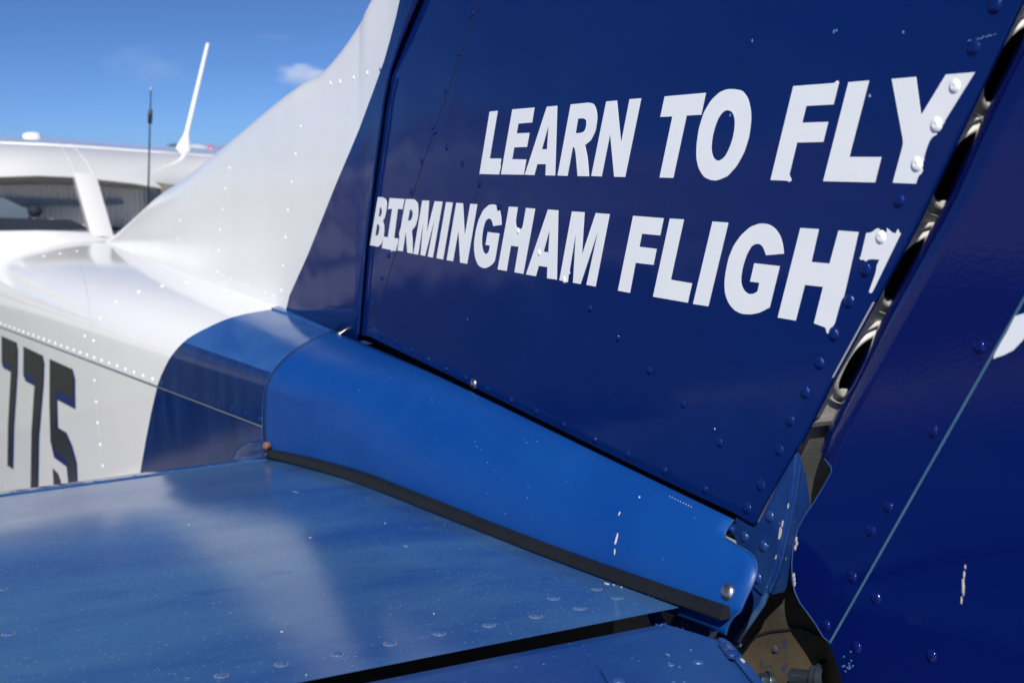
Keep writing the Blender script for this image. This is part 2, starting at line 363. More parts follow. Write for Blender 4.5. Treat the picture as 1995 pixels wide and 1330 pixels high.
# ---- vertical fin
s2 = [PY(720, 655), PY(735, 612), PY(820, 330), PY(935, 0)]; d2 = (s2[3]-s2[2]); s2.append(s2[3]+d2*1.4)
rear = [PY(1470, 1020), PY(1484, 992), PY(1512, 940), PY(1556, 864), PY(1620, 735), PY(1700, 588), PY(1780, 441), PY(1984, 6)]; dr = rear[-1]-rear[-2]; rear.append(rear[-1]+dr*1.1)
bottom = [PY(925, 755), PY(1180, 880), PY(1300, 938), PY(1435, 1001), PY(1461, 1017)]
poly = s2[::-1]+bottom+rear
tipv = [s2[-1], rear[-1], mir(rear[-1]), mir(s2[-1])]
fin = mesh('vertical_fin', *join(prism(poly, (0, .0016, 0)), prism([mir(p) for p in poly], (0, -.0016, 0)), prism([p+Vector((0, 0, .0005)) for p in tipv], (0, 0, .012))), M['navy'], root, False)
le = [PY(699, 652, .003), PY(704, 600, .003), PY(715, 473, .003), PY(742, 260, .003), PY(757, 150, .003), PY(768, 128, .003), PY(822, 0, .003)]; le.append(le[-1]+(le[-1]-le[-2])*4)
def along(pts, t):
    Ls = [0]
    for p, q in zip(pts, pts[1:]): Ls.append(Ls[-1]+(q-p).length)
    s = t*Ls[-1]
    for i in range(len(pts)-1):
        if s <= Ls[i+1]+1e-9: return pts[i].lerp(pts[i+1], (s-Ls[i])/(Ls[i+1]-Ls[i]))
    return pts[-1].copy()
rows = []
for k in range(25):
    t = k/24; a, b = along(le, t), along(s2, t); r = []
    b = b+Vector((.006, .0022, 0))
    for j in range(9):
        u = j/8-.25; p = a.lerp(b, max(u, -.25)/.75 if u >= 0 else u)
        p.y = .0022+.005*max(0, (1-max(u, -.25)/.75)-.45)**2
        r.append(p)
    rows.append(r)
V, F = grid(rows)
lesk = mesh('leading_edge_skin', *join((V, F), ([mir(p) for p in V], F)), M['navy'], fin)
mesh('skin_lap', *tube([p+Vector((-.0004, .0006, 0)) for p in s2], .0010, 6), M['dark'], fin)
# inside lining of the starboard skin, seen through the spar holes
fp = [p+Vector((0, 2*MY-.006, 0)) for p in poly]
mesh('inner_skin', *prism(fp, (0, .002, 0)), M['inside'], fin, False)
# lettering, traced flat on the fin skin
SA = 4.9875; SD = 6.65; SG = 5.32
def cr(ox, oy, s, *pts): return [(ox+x/s, oy+y/s) for x, y in pts]
A_ = (900, 150, SA); B_ = (1250, 130, SA); C_ = (1550, 120, SA); D_ = (700, 360, SD); E_ = (940, 380, SD); F_ = (1180, 400, SA); G_ = (1500, 420, SG)
GL = [
 ('L', [cr(*A_, (272,338),(350,330),(272,793),(385,793),(376,850),(378,880),(362,948),(173,943))]),
 ('E', [cr(*A_, (493,316),(707,298),(684,443),(550,455),(534,549),(659,544),(634,681),(510,685),(490,800),(628,802),(603,950),(382,947))]),
 ('A', [cr(*A_, (828,290),(928,281),(907,958),(814,957),(820,848),(735,848),(706,954),(613,950)), cr(*A_, (845,470),(830,703),(780,703))]),
 ('R', [cr(*A_, (1060,268),(1235,250),(1285,262),(1312,330),(1318,410),(1300,530),(1260,615),(1197,665),(1220,770),(1230,860),(1236,965),(1127,964),(1108,740),(1097,690),(1080,680),(1028,962),(932,958)), cr(*A_, (1130,406),(1190,402),(1212,425),(1212,480),(1192,532),(1150,546),(1107,547))]),
 ('N', [cr(*A_, (1405,240),(1508,230),(1548,650),(1632,217),(1745,208),(1588,972),(1482,970),(1443,550),(1360,967),(1260,963))]),
 ('T', [cr(*B_, (228,290),(628,255),(582,468),(440,476),(310,1081),(178,1077),(303,484),(185,490))]),
 ('O', [cr(*B_, (900,218),(980,232),(1036,305),(1064,420),(1067,530),(1047,685),(1000,835),(930,965),(840,1065),(740,1106),(680,1104),(608,1072),(558,990),(535,890),(537,760),(560,600),(610,440),(680,325),(760,250),(830,220)), cr(*B_, (845,420),(887,443),(908,500),(910,570),(895,680),(860,785),(815,875),(765,913),(730,914),(693,877),(678,800),(690,690),(715,590),(750,500),(800,435))]),
 ('F', [cr(*B_, (1478,190),(1880,160),(1895,138),(1912,138),(1920,158),(1868,368),(1603,383),(1563,545),(1816,537),(1768,732),(1513,738),(1438,1050),(1460,1105),(1440,1122),(1420,1108),(1256,1102))]),
 ('L', [cr(*C_, (518,202),(718,185),(525,927),(837,928),(775,1175),(272,1163))]),
 ('Y', [cr(*C_, (938,170),(1172,150),(1222,525),(1465,128),(1748,105),(1452,580),(1442,610),(1400,630),(1372,690),(1372,712),(1330,735),(1290,800),(1250,930),(1250,965),(1222,1000),(1225,1030),(1240,1050),(1228,1090),(1195,1115),(1172,1187),(948,1178),(1053,790))]),
 ('B', [cr(*D_, (217,160),(285,163),(325,185),(341,240),(334,335),(315,425),(288,472),(305,530),(306,620),(295,705),(270,770),(230,803),(113,783)), cr(*D_, (247,294),(266,298),(277,340),(268,392),(250,412),(230,412)), cr(*D_, (210,510),(232,512),(245,545),(241,600),(226,650),(205,660),(188,658))]),
 ('I', [cr(*D_, (377,173),(570,185),(545,320),(483,312),(435,690),(492,697),(478,800),(485,830),(470,870),(420,850),(410,870),(390,843),(277,820),(300,670),(355,682),(410,310),(355,318))]),
 ('R', [cr(*D_, (605,185),(715,188),(758,235),(769,330),(760,435),(735,530),(682,598),(691,720),(693,890),(625,878),(616,760),(607,600),(565,862),(498,850),(525,680),(518,630),(540,560)), cr(*D_, (660,318),(685,325),(697,365),(691,420),(670,462),(632,465))]),
 ('M', [cr(*D_, (820,203),(907,207),(875,630),(980,213),(1082,220),(955,942),(890,930),(983,430),(855,922),(797,910),(835,455),(765,905),(705,893))]),
 ('I', [cr(*D_, (1128,225),(1213,230),(1088,967),(1003,950))]),
 ('N', [cr(*D_, (1260,235),(1345,240),(1368,670),(1442,247),(1532,252),(1400,1023),(1310,1007),(1288,585),(1217,990),(1135,975))]),
 ('G', [cr(*D_, (1845,520),(1840,420),(1820,315),(1778,268),(1740,252),(1680,262),(1610,328),(1550,450),(1513,590),(1491,740),(1491,850),(1508,960),(1545,1042),(1600,1078),(1650,1078),(1705,1050),(1757,1000),(1820,630),(1668,612),(1638,778),(1695,787),(1685,862),(1660,892),(1633,897),(1605,862),(1590,780),(1592,680),(1610,560),(1640,468),(1675,436),(1705,440),(1725,470),(1740,535))]),
 ('H', [cr(*E_, (347,150),(460,157),(434,330),(437,400),(460,440),(510,440),(527,400),(567,167),(686,177),(532,1020),(418,1000),(473,668),(370,657),(315,983),(200,963))]),
 ('A', [cr(*E_, (853,187),(985,198),(965,1095),(840,1077),(845,932),(732,917),(695,1050),(567,1028)), cr(*E_, (875,445),(858,742),(795,732))]),
 ('M', [cr(*E_, (1163,212),(1325,222),(1290,785),(1472,233),(1652,247),(1468,1185),(1350,1162),(1502,465),(1275,1152),(1177,1135),(1215,480),(1130,985),(1138,1015),(1118,1040),(1108,1130),(1050,1110),(1000,1105))]),
 ('F', [cr(*F_, (270,102),(567,125),(532,292),(355,276),(330,402),(498,423),(467,578),(293,558),(238,850),(122,828))]),
 ('L', [cr(*F_, (627,128),(763,137),(635,722),(842,757),(800,945),(463,887))]),
 ('I', [cr(*F_, (1042,157),(1195,168),(1000,980),(852,957))]),
 ('G', [cr(*F_, (1733,470),(1726,390),(1697,290),(1640,213),(1575,180),(1500,176),(1410,208),(1320,288),(1248,390),(1198,510),(1169,650),(1157,750),(1163,860),(1198,952),(1258,1022),(1330,1055),(1420,1059),(1500,1042),(1595,993),(1695,590),(1448,562),(1407,740),(1497,752),(1480,835),(1440,860),(1390,863),(1345,828),(1319,770),(1317,700),(1334,600),(1370,488),(1420,398),(1460,374),(1500,374),(1535,403),(1562,485))]),
 ('H', [cr(*G_, (320,128),(510,140),(433,480),(622,497),(715,155),(922,170),(768,850),(740,880),(668,1140),(620,1175),(622,1215),(595,1220),(580,1160),(460,1115),(555,738),(365,717),(270,1087),(85,1055))]),
 ('T', [cr(*G_, (1003,180),(1060,175),(1110,130),(1140,135),(1130,170),(1220,170),(1215,130),(1280,185),(1310,180),(1330,140),(1345,178),(1363,182),(1062,800),(1048,805),(1030,790),(1105,580),(1110,520),(1140,455),(1030,450),(1000,475),(970,455),(945,460),(930,435),(945,430))]),
]
for ch, loops in GL:
    L2 = []
    for lp in loops:
        q = [PY(x, y) for x, y in lp]; q = [(p.x, p.z) for p in q]
        L2.append(chaikin(q, 2) if ch in 'ORBGHTFY' else q)
    far_ = ch in 'BI' and min(p[0] for l in L2 for p in l) < -1.25
    def put(u, v, t):
        h = bvh_of(lesk).ray_cast(Vector((u, -.5, v)), Vector((0, 1, 0)))[0] if far_ else None
        return Vector((u, (h.y-.0007 if h is not None else -.00022)-t, v))
    o = curve_fill('letter', L2, put, .0003, M['vinyl'], fin)
    o['label'] = 'white letter '+ch
# fin rivets
REAR_W = [(1861,168), (1825,243), (1787,320), (1717,462)]
rivets(fin, [(1940,10), (1898,92), (1752,390), (1687,524), (1655,586), (1625,650), (1597,706), (1569,763), (1540,818), (1519,875), (1483,944), (1456,988)], .0086, 'navy')
rivets(fin, REAR_W, .0086, 'glossw')
rivets(fin, [(794,133), (810,176), (830,225), (848,256), (870,287), (900,320), (933,358), (1150,600), (1204,657), (1266,720), (1332,786), (1403,861), (972,404)], .0066, 'navy', False, 1.25)
rivets(fin, [(1010,450), (1051,492), (1100,545)], .0062, 'glossw')
rivets(fin, [(743,652), (771,666), (802,682), (834,700), (869,718), (908,736), (950,757), (996,779), (1045,801), (1099,827), (1159,855), (1224,884), (1295,916), (1374,952)], .006, 'navy', False, 1.2)
rivets(lesk, [(919,27), (893,105), (867,179), (842,248), (821,314), (801,374), (780,438), (757,498), (744,541), (726,593), (719,635)], .0062, 'navy', False, 1.25)
for p in [(1630,60), (1625,62), (1466,80), (1760,64), (1423,225), (1695,187)]: chip(fin, *p, .0007, .0012, 'scuff')
chip(fin, 1695, 187, .0009, .0009, 'chip'); chip(fin, 1393, 835, .0006, .0006, 'chip'); chip(fin, 911, 622, .0008, .0008, 'scuff')
for k in range(16): chip(fin, 1888+k*3.3+random.uniform(-2, 2), 80-k*.75+random.uniform(-2, 2), .0005, .0004, 'scuff', name='scratch')
for p in [(1541,820), (1657,593), (1593,700)]: pass
# screw at the foot of the fin
def screw(parent, p, n, dia, cross=True, ang=0.3):
    n = n.normalized(); q = n.to_track_quat('Z', 'Y').to_matrix(); r = dia/2
    prof = [(1.0, -.05), (1.0, .10), (.93, .22), (.78, .36), (.55, .47), (.34, .52), (.20, .53), (.0001, .53)]
    V, F = lathe([(a*r, b*r) for a, b in prof], 28, p, n)
    o = mesh('screw', V, F, M['steel'], parent)
    if cross:
        cut = []
        for i, k in enumerate((ang, ang+math.pi/2)):
            a = q @ Vector((math.cos(k), math.sin(k), 0)); b = n.cross(a)
            z0 = .515*r-(.0 if i else .00001); z1 = .542*r+i*.00002
            l, ww = .40*r, .085*r
            P = [p+a*x+b*y+n*z for z in (z0, z1) for x, y in ((-l, -ww*.6), (0, -ww), (l, -ww*.6), (l, ww*.6), (0, ww), (-l, ww*.6))]
            cut.append((P, [tuple(range(6)), tuple(range(11, 5, -1))]+[(j, (j+1) % 6, 6+(j+1) % 6, 6+j) for j in range(6)]))
        oo = mesh('screw_recess', *join(*cut), M['dirty'], parent, False)
    return o
p, n = hit(fin, 924, 747); screw(fin, p+Vector((0, -.0005, 0)), Vector((.1, -1, .1)), .0098, False)

# ---- rear spar with flanged lightening holes
hdir = (rear[-1]-rear[4]).normalized(); o0 = PY(1620, 735)+Vector((-.0045, 0, 0)); wn = hdir.cross(Vector((0, 1, 0))).normalized()
if wn.x < 0: wn = -wn
def SP(px, py):
    q = onp(px, py, o0, wn)-o0; return q.dot(hdir)
holes = []
for t, b_ in (((1695,636), (1616,778)), ((1785,440), (1693,607)), ((1881,238), (1809,404)), ((1975,40), (1900,200))):
    s0, s1 = SP(*b_), SP(*t); holes.append(((s0+s1)/2, abs(s1-s0)/2))
HR = min(sum(h[1] for h in holes)/4, .058)
Y0, Y1 = .0018, 2*MY-.0018
def W(s, y, e=0.0): return o0+hdir*s+Vector((0, y, 0))+wn*e
cells = []; HRc = .033
edges = [SP(1604, 812)]+[(holes[i][0]+holes[i+1][0])/2 for i in range(3)]+[holes[3][0]+.09]
NS = 64
def SE(v): return math.copysign(abs(v)**(2/2.9), v)
for i, (s, _) in enumerate(holes):
    inner, outer = [], []
    lo, hi = edges[i], edges[i+1]
    for k in range(NS):
        t = 2*math.pi*k/NS; c_, s_ = math.cos(t), math.sin(t)
        c_, s_ = SE(c_), SE(s_); q_ = math.hypot(HRc*c_, HR*s_); c_, s_ = HRc*c_/q_, HR*s_/q_
        m_ = min((Y1-MY)/abs(c_) if abs(c_) > 1e-6 else 9, ((hi-s) if s_ > 0 else (s-lo))/abs(s_) if abs(s_) > 1e-6 else 9)
        outer.append(W(s+m_*s_, MY+m_*c_))
    prof = [(HRc+.0016, 0.0), (HRc+.0013, .0026), (HRc+.0006, .0036), (HRc-.0004, .0038), (HRc-.0012, .0030), (HRc-.0016, -.004)]
    ring = [[W(s+(r+HR-HRc)*SE(math.sin(2*math.pi*k/NS)), MY+r*SE(math.cos(2*math.pi*k/NS)), e) for k in range(NS)] for r, e in prof]
    cells.append(grid([outer, ring[0]], True)); cells.append(grid(ring, True))
    cells.append(grid([[W(s+(r+HR-HRc)*SE(math.sin(2*math.pi*k/NS)), MY+r*SE(math.cos(2*math.pi*k/NS)), e) for k in range(NS)] for r, e in ((HRc+.0064, 0.0), (HRc+.0061, .0018), (HRc+.0052, .0022), (HRc+.0048, 0.0))], True))
spar = mesh('rear_spar', *join(*cells), M['primer'], root)
sl = SP(1585, 880)
V, F = prism([W(edges[0], Y0), W(edges[0], Y1), W(sl-.06, Y1), W(sl-.06, Y0)], -wn*.002)
V2, F2 = prism([W(edges[0], Y0, .004), W(edges[0], Y1, .004), W(edges[0]-.0035, Y1, .004), W(edges[0]-.0035, Y0, .004)], -wn*.004)
mesh('spar_foot', *join((V, F), (V2, F2)), M['footm'], spar, False)
p = W(SP(1600, 838), .05); mesh('hinge_bolt', *lathe([(.0001, .012), (.004, .011), (.006, .008), (.0065, 0)], 14, p, wn), M['steel'], spar)
# skin flange along the rear edge of the fin
fl = [r_+Vector((.0006, 0, 0)) for r_ in rear[3:]]
rows = [[p+Vector((-.0006, .0002, 0)) for p in fl], [p+Vector((.0006, .0006, 0)) for p in fl], [p+Vector((.0002, .003, 0)) for p in fl]]
mesh('fin_edge', *grid(rows), [M['navy'], M['alu']], fin, idx=[1 if j == 1 and i == 0 else 0 for i in range(2) for j in range(len(fl)-1)])

# ---- dorsal fin
ZR = [(-3.22, 1.358), (-3.19, 1.362)]+[(lambda q: (q.x, q.z))(PY(x, y, MY)) for x, y in ((330,378), (380,345), (440,297), (560,197), (610,160), (660,130), (700,86), (730,45), (758,0))]
ZR.append((ZR[-1][0]+.10, ZR[-1][1]+.055)); ZR.append((ZR[-1][0]+.10, ZR[-1][1]+.075)); ZR.append((ZR[-1][0]+.2, ZR[-1][1]+.3))
ZB = [(-3.22, 1.342), (-3.01, 1.346), (-2.5, 1.343), (-1.70, 1.339), (-1.40, 1.332)]
LE = [(p.x, p.z) for p in [PY(700, 651), PY(703, 600), PY(714, 473), PY(741, 260), PY(757, 150), PY(766, 128), PY(820, 0)]]; LE.append(tuple(LE[-1][i]+(LE[-1][i]-LE[-2][i])*4 for i in (0, 1)))
BD = [(lambda q: (q.x, q.z))(PY(x, y)) for x, y in ((561,594), (600,500), (650,362), (700,236), (746,118), (781,0))]; BD.append((BD[-1][0]+.07, BD[-1][1]+.14))
xs = sorted(set([-3.22+k*.06 for k in range(26)]+[BD[0][0]]+[BD[0][0]+k*(LE[-1][0]-BD[0][0])/40 for k in range(41)]+[LE[0][0]]))
rows, NB, NW = [], 5, 16
for x in xs:
    zb = interp(x, ZB) if x <= LE[0][0] else interp(x, LE)
    zr = max(smooth_interp(x, ZR), zb+.002); zr = min(zr, 2.1)
    zm = zb if x <= BD[0][0] else min(max(zb, interp(x, BD)), zr-.001)
    if x > BD[-1][0]: zm = zr-.001
    H = zr-zb; r = []
    yb = -.0035 if x > -1.75 else -.0035-.012*min(1, (-1.75-x)/.6)
    if x > LE[0][0]: yb = .0006 if x < LE[5][0] else .0006-.0028*min(1, (x-LE[5][0])/.02)
    for k in range(NB+NW+1):
        z = zb+(zm-zb)*k/NB if k <= NB else zm+(zr-zm)*math.sin((k-NB)/NW*math.pi/2)
        d = max(0, zr-z); rr = min(.034, H)
        base = yb+(MY-.016-yb)*min(1, (z-zb)/max(H, .03))**1.15*(.30 if x > LE[0][0] else .5)
        f_ = 1-min(1, d/rr); y = base+(MY-base)*(1-math.sqrt(max(0, 1-f_**2.4)))
        r.append(Vector((x, y, z)))
    rows.append(r)
n_ = NB+NW+1; V, F = grid(rows); idx = [1 if (i % (n_-1)) < NB else 0 for i in range(len(F))]
V2 = [mir(p) for p in V]
Vs, Fs = join((V, F), (V2, F))
dorsal = mesh('dorsal_fin', Vs, Fs, [M['white_d'], M['navy']], root, idx=idx+idx)
sm = dorsal.modifiers.new('thickness', 'SOLIDIFY'); sm.thickness = .0018; sm.offset = 0
rivets(dorsal, [(587,247), (577,301), (569,355), (562,410), (557,463), (552,518), (549,566), (448,328), (440,368), (434,408), (430,448), (427,489), (425,530), (352,430), (348,465)], .0068, 'glossw', False, 1.3)
rivets(dorsal, [(645,163), (664,160), (690,152), (717,143)], .0072, 'glossw', False, 1.3)
rivets(dorsal, [(742,136), (752,131), (778,75)], .0066, 'navy')
# lap joint across the dorsal and its seam ridge
def seam(part, pts, r, m, name='seam', off=0.0):
    P = []
    for a, b in zip(pts, pts[1:]):
        for k in range(8):
            p, n = hit(part, a[0]+(b[0]-a[0])*k/8, a[1]+(b[1]-a[1])*k/8)
            if p is not None: P.append(p+n*off)
    if len(P) > 2: return mesh(name, *tube(P, r, 6), m, part)
seam(dorsal, [(596,236), (580,300), (566,410), (552,530), (548,572)], .0005, M['seamw'])
seam(dorsal, [(452,318), (436,408), (427,500), (423,536)], .0005, M['seamw'])
rivets(dorsal, [(285+k*16.6, 478+k*6.55) for k in range(17)], .0052, 'glossw', False, 1.2)
seam(dorsal, [(664,136), (700,131), (743,119)], .0005, M['white_d'])
seam(dorsal, [(745,117), (760,113)], .0004, M['scuff'])
mesh('nose_clip', *tube([PY(x, y, q) for x, y, q in ((268,439,.03), (258,446,.012), (254,462,-.002), (253,475,-.006), (248,480,-.004), (238,481,.004))], .0034, 8), M['white'], dorsal)
# LE seam beading
beadp = [PY(x, y, -.0022) for x, y in ((698,650), (702,600), (712,473), (725,365), (740,255), (747,200), (756,152))]
mesh('edge_bead', *tube(beadp, .0016, 8), M['navy_side'], dorsal)

# ---- tail cone
def yw(x): return -.100+.101*(x+1.42)
def zs(x): return 1.233+.0388*(x+1.42)
def zt(x): return interp(x, [(-4.3, 1.352), (-3.01, 1.352), (-2.5, 1.348), (-1.70, 1.343), (-1.40, 1.336), (-.6, 1.31)])
def nexp(x): return interp(x, [(-3.3, 3.1), (-2.4, 2.6), (-1.9, 2.3), (-1.3, 2.3)])
def HB(x): return .40+.16*(-1.4-x)
def cone(s, x):
    # s 0..1 crown -> seam, 1..2 seam -> belly
    y0 = .0
    if s <= 0: return Vector((x, MY, zt(x)+.001))
    if s <= 1:
        if s > .88: return Vector((x, yw(x)-.0015, zs(x)+.042*(1-s)/.12))
        s = s/.88
        th = s*math.pi/2; e = 2/nexp(x); zc = zs(x)+.042
        return Vector((x, y0+(yw(x)-.0015-y0)*max(0, math.sin(th))**e, zc+(zt(x)-zc)*max(0, math.cos(th))**e))
    u = s-1; hb = HB(x)
    if u < .8: return Vector((x, yw(x)+.03*u, zs(x)-hb*u))
    v = (u-.8)/.2; w_ = yw(x)+.03*.8
    return Vector((x, MY+(w_-MY)*math.cos(v*math.pi/2), zs(x)-hb*.8-(hb*.20)*math.sin(v*math.pi/2)))
BC = [(560, 597), (595, 560)]
fb = [(630, 668), (645, 642), (665, 600), (690, 561), (725, 530), (760, 516), (830, 512), (880, 515), (920, 516)]
bpts = [(590, 562), (597, 558), (604, 520), (612, 475), (622, 440), (640, 400), (660, 365), (690, 336), (720, 319), (750, 307), (830, 289), (915, 274), (1000, 259), (1400, 180)]
bpts = [(py, px) for py, px in bpts]
def bcone(py): return smooth_interp(py, bpts)
S = [-.0]+[k/22 for k in range(1, 23)]+[1.0001]+[1+.8*k/8 for k in range(1, 9)]+[1.8+.2*k/8 for k in range(1, 9)]
wr, br = [], []
for s in S:
    xb = solve(lambda x: cone(s, x), bcone, -3.2, -1.36)
    if s > 1.8: xb = solve(lambda x: cone(1.78, x), bcone, -3.2, -1.36)
    xe = solve(lambda x: cone(min(s, 1.3), x), lambda py: smooth_interp(py, fb)+14, -1.6, -1.2) if s > .2 else -1.36
    if s == 0: xb = BD[0][0]
    wr.append([cone(s, -4.3+(xb+4.3)*k/50) for k in range(51)]); br.append([cone(s, xb+(max(xe, xb+.004)-xb)*k/16) for k in range(17)])
def both(rows):
    V, F = grid(rows); return join((V, F), ([mir(p) for p in V], F))
Vw, Fw = both(wr); Vb, Fb = both(br)
n1 = len(Fw); Vj, Fj = join((Vw, Fw), (Vb, Fb))
# blue upper skin is coloured lighter than the side, for how light falls
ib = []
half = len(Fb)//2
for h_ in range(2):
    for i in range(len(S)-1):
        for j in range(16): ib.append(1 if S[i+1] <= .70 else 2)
M['topblue'] = mat('lit_blue_top_paint', (0.012, 0.058, 0.23), 0.15, specks=(0.2, 0.32, 0.45), speck_cut=0.72, var=(0.03, 0.10, 0.28), var_scale=14, var_amt=0.9, stretch=(.6, 2, 2), bump=0.05, rough_var=.1)  # lighter blue carries the light on the upward-facing skin
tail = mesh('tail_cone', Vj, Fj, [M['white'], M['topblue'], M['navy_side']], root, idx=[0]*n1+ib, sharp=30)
# seam rivets, evenly pitched along the lap joint
k = 0; x = -1.445
while x > -3.35:
    p = cone(.98, x)
    e = proj(p); key = 'glossw' if e[0] < bcone(e[1])+0 else 'navy_side'
    y_, n = hit(tail, *e)
    if y_ is not None: rivet_at(tail, y_, n, .0066, key, False, 1.1)
    x -= .0485
SM = [cone(1.0, -1.36-k*.1)+Vector((0, .0004, -.002)) for k in range(22)]
mesh('lap_joint', *tube(SM, .0008, 6), M['slate'], tail)
rivets(tail, [(184,741), (187,783), (190,824), (195,866), (200,907), (195,620), (226,588), (270,568), (316,557), (363,550), (182,664), (85,499), (117,494), (150,489), (165,760-105)], .0064, 'glossw', False, 1.1)
seam(tail, [(150,489), (168,560), (180,640), (183,700)], .00045, M['seamg'], 'skin_lap')
seam(tail, [(183,742), (190,824), (200,912)], .00045, M['seamg'], 'skin_lap')
# registration
RG = [([(12,200),(122,248),(132,300),(130,470),(105,860),(98,1160),(55,1130),(60,830),(80,460),(25,430),(12,390)], [(12,200),(112,244),(120,300),(120,470),(92,860),(84,1152),(55,1130),(60,830),(80,460),(80,408),(22,383)], '7'),
      ([(170,275),(310,342),(322,400),(318,540),(285,930),(278,1330),(222,1330),(228,900),(250,560),(185,525),(168,480)], [(170,275),(300,337),(310,400),(307,540),(272,930),(264,1330),(222,1330),(228,900),(250,560),(250,505),(176,468)], '7'),
      ([(360,365),(525,440),(543,510),(545,728),(415,660),(420,860),(480,895),(522,990),(555,1110),(566,1330),(500,1330),(480,1140),(390,1075),(365,960),(358,700)], [(360,365),(516,436),(528,505),(528,643),(403,585),(405,862),(472,898),(510,990),(543,1110),(553,1330),(500,1330),(492,1110),(386,1020),(365,960),(358,700)], '5'),
      ([(380,1150),(420,1190),(440,1245),(440,1330),(390,1330)], None, None)]
def onwall(px, py):
    # straight side wall below the seam
    p = onp(px, py, (-1.42, -.100, 0), (-.101, 1, 0))
    for _ in range(8):
        u = (zs(p.x)-p.z)/HB(p.x); p = onp(px, py, (-1.42, -.100+.03*u, 0), (-.101, 1, 0))
    return p
wnrm = Vector((.101, -1, 0)).normalized()
dg_ = None
for full, gr, nm in RG:
    q = [onwall(x/3.694, 600+y/3.694)+wnrm*.0002 for x, y in full]
    o = mesh('registration_digit' if nm else 'digit_foot', *prism(q, wnrm*.0003), M['regblue'] if nm else M['grey'], tail, False)
    if nm: o['label'] = 'dark registration digit '+nm+' edged in blue'
    if gr:
        q = [onwall(x/3.694, 600+y/3.694)+wnrm*.0006 for x, y in gr]
        mesh('digit_face', *prism(q, wnrm*.0003), M['grey'], tail, False)
# bright flange strip between the tail cone and the fin foot
strip = [(530,602), (558,596), (600,612), (650,632), (690,648), (664,652), (640,643), (590,622)]
q = []
for x, y in strip:
    p, n = hit(tail, x, y); q.append((p if p is not None else PZ(x, y, 1.34))+Vector((0, -.001, .0022)))
mesh('fin_flange', *prism(q, (0, 0, -.0025)), M['topblue'], tail, False)

# ---- tail fairing between fin and stabiliser
TP = [(690,660), (735,676), (925,766), (1180,890), (1300,948), (1440,1016), (1500,1046)]
T3 = [(lambda q: (q.x, q.z))(PY(x, y, -.010)) for x, y in TP]; T3 = [(-1.62, T3[0][1]+.003), (-1.48, T3[0][1]+.002)]+T3
FS, FI = (-1.42, -.1045), .079
def ybot(x): return FS[1]+FI*(x-FS[0])
BPx = [(515,878), (560,884), (620,898), (700,918), (740,933), (860,978), (981,1030), (1101,1078), (1277,1134), (1418,1184), (1470,1204)]
B3 = [(lambda q: (q.x, q.z))(onp(x, y, (FS[0], FS[1], 0), (-FI, 1, 0))) for x, y in BPx]; B3 = [(-1.6, B3[0][1]-.002)]+B3
def fnx(x): return interp(x, [(-1.45, 2.5), (-1.2, 2.2), (-.95, 1.75), (-.6, 1.35)])
def fair(s, x):
    q = min(1, max(0, (x+1.44)/.42)); q = q*q*(3-2*q); b = fair_e(s, x)
    if q >= 1: return b
    zB = smooth_interp(x, B3); zT = zt(x)+.0016; zc = zs(x)+.042; off = .0026
    if s <= .6:
        th = s/.6*math.pi/2; e = 2/nexp(x)
        a = Vector((x, (yw(x)-.0015-off)*max(0, math.sin(th))**e-.001, zc+(zT-zc)*max(0, math.cos(th))**e))
    elif s <= 1: a = Vector((x, yw(x)-.0015-off, zc+(zB-zc)*(s-.6)/.4))
    else: a = Vector((x, yw(x)-.0015-off, zB-.02*(s-1)))
    return a.lerp(b, q)
def fair_e(s, x, ext=0.0):
    th = s*math.pi/2; e = 2/fnx(x); zT = smooth_interp(x, T3); zB = smooth_interp(x, B3)
    if s <= 1: return Vector((x, -.010+(ybot(x)+.010)*max(0, math.sin(th))**e, zB+(zT-zB)*max(0, math.cos(th))**e))
    return Vector((x, ybot(x)-.0*(s-1), zB-.02*(s-1)))
eb = [(990, 1436), (1008, 1433), (1026, 1420), (1042, 1413), (1052, 1417), (1062, 1436), (1072, 1456), (1085, 1470), (1105, 1476), (1130, 1470), (1170, 1452), (1195, 1440), (1204, 1428), (1230, 1415)]
fr = []
SS = [k/30 for k in range(31)]+[1+k/4*.9 for k in range(1, 5)]
for s in SS:
    x0 = solve(lambda x: fair(s, x), lambda py: smooth_interp(py, fb), -1.6, -1.2)
    x1 = solve(lambda x: fair(s, x), lambda py: smooth_interp(py, eb), -.9, -.50)
    if s > 1: x0 = solve(lambda x: fair(1, x), lambda py: smooth_interp(py, fb), -1.6, -1.2); x1 = x1 if s > 1 else x1
    fr.append([fair(s, x0+(x1-x0)*k/60) for k in range(61)])
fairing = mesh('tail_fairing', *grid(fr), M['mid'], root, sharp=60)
sm = fairing.modifiers.new('thickness', 'SOLIDIFY'); sm.thickness = .0008; sm.offset = -1
# worn front and rear edges
for idx_, nm in ((0, 'front_edge'), (-1, 'rear_edge')):
    P = [r_[idx_]+Vector((0, -.0006, .0004)) for r_ in fr if True]
    mesh(nm, *tube(P[2:], .0004, 6), M['edgeb'], fairing)
tlip = [r_+Vector((0, 0, 0)) for r_ in fr[0]]
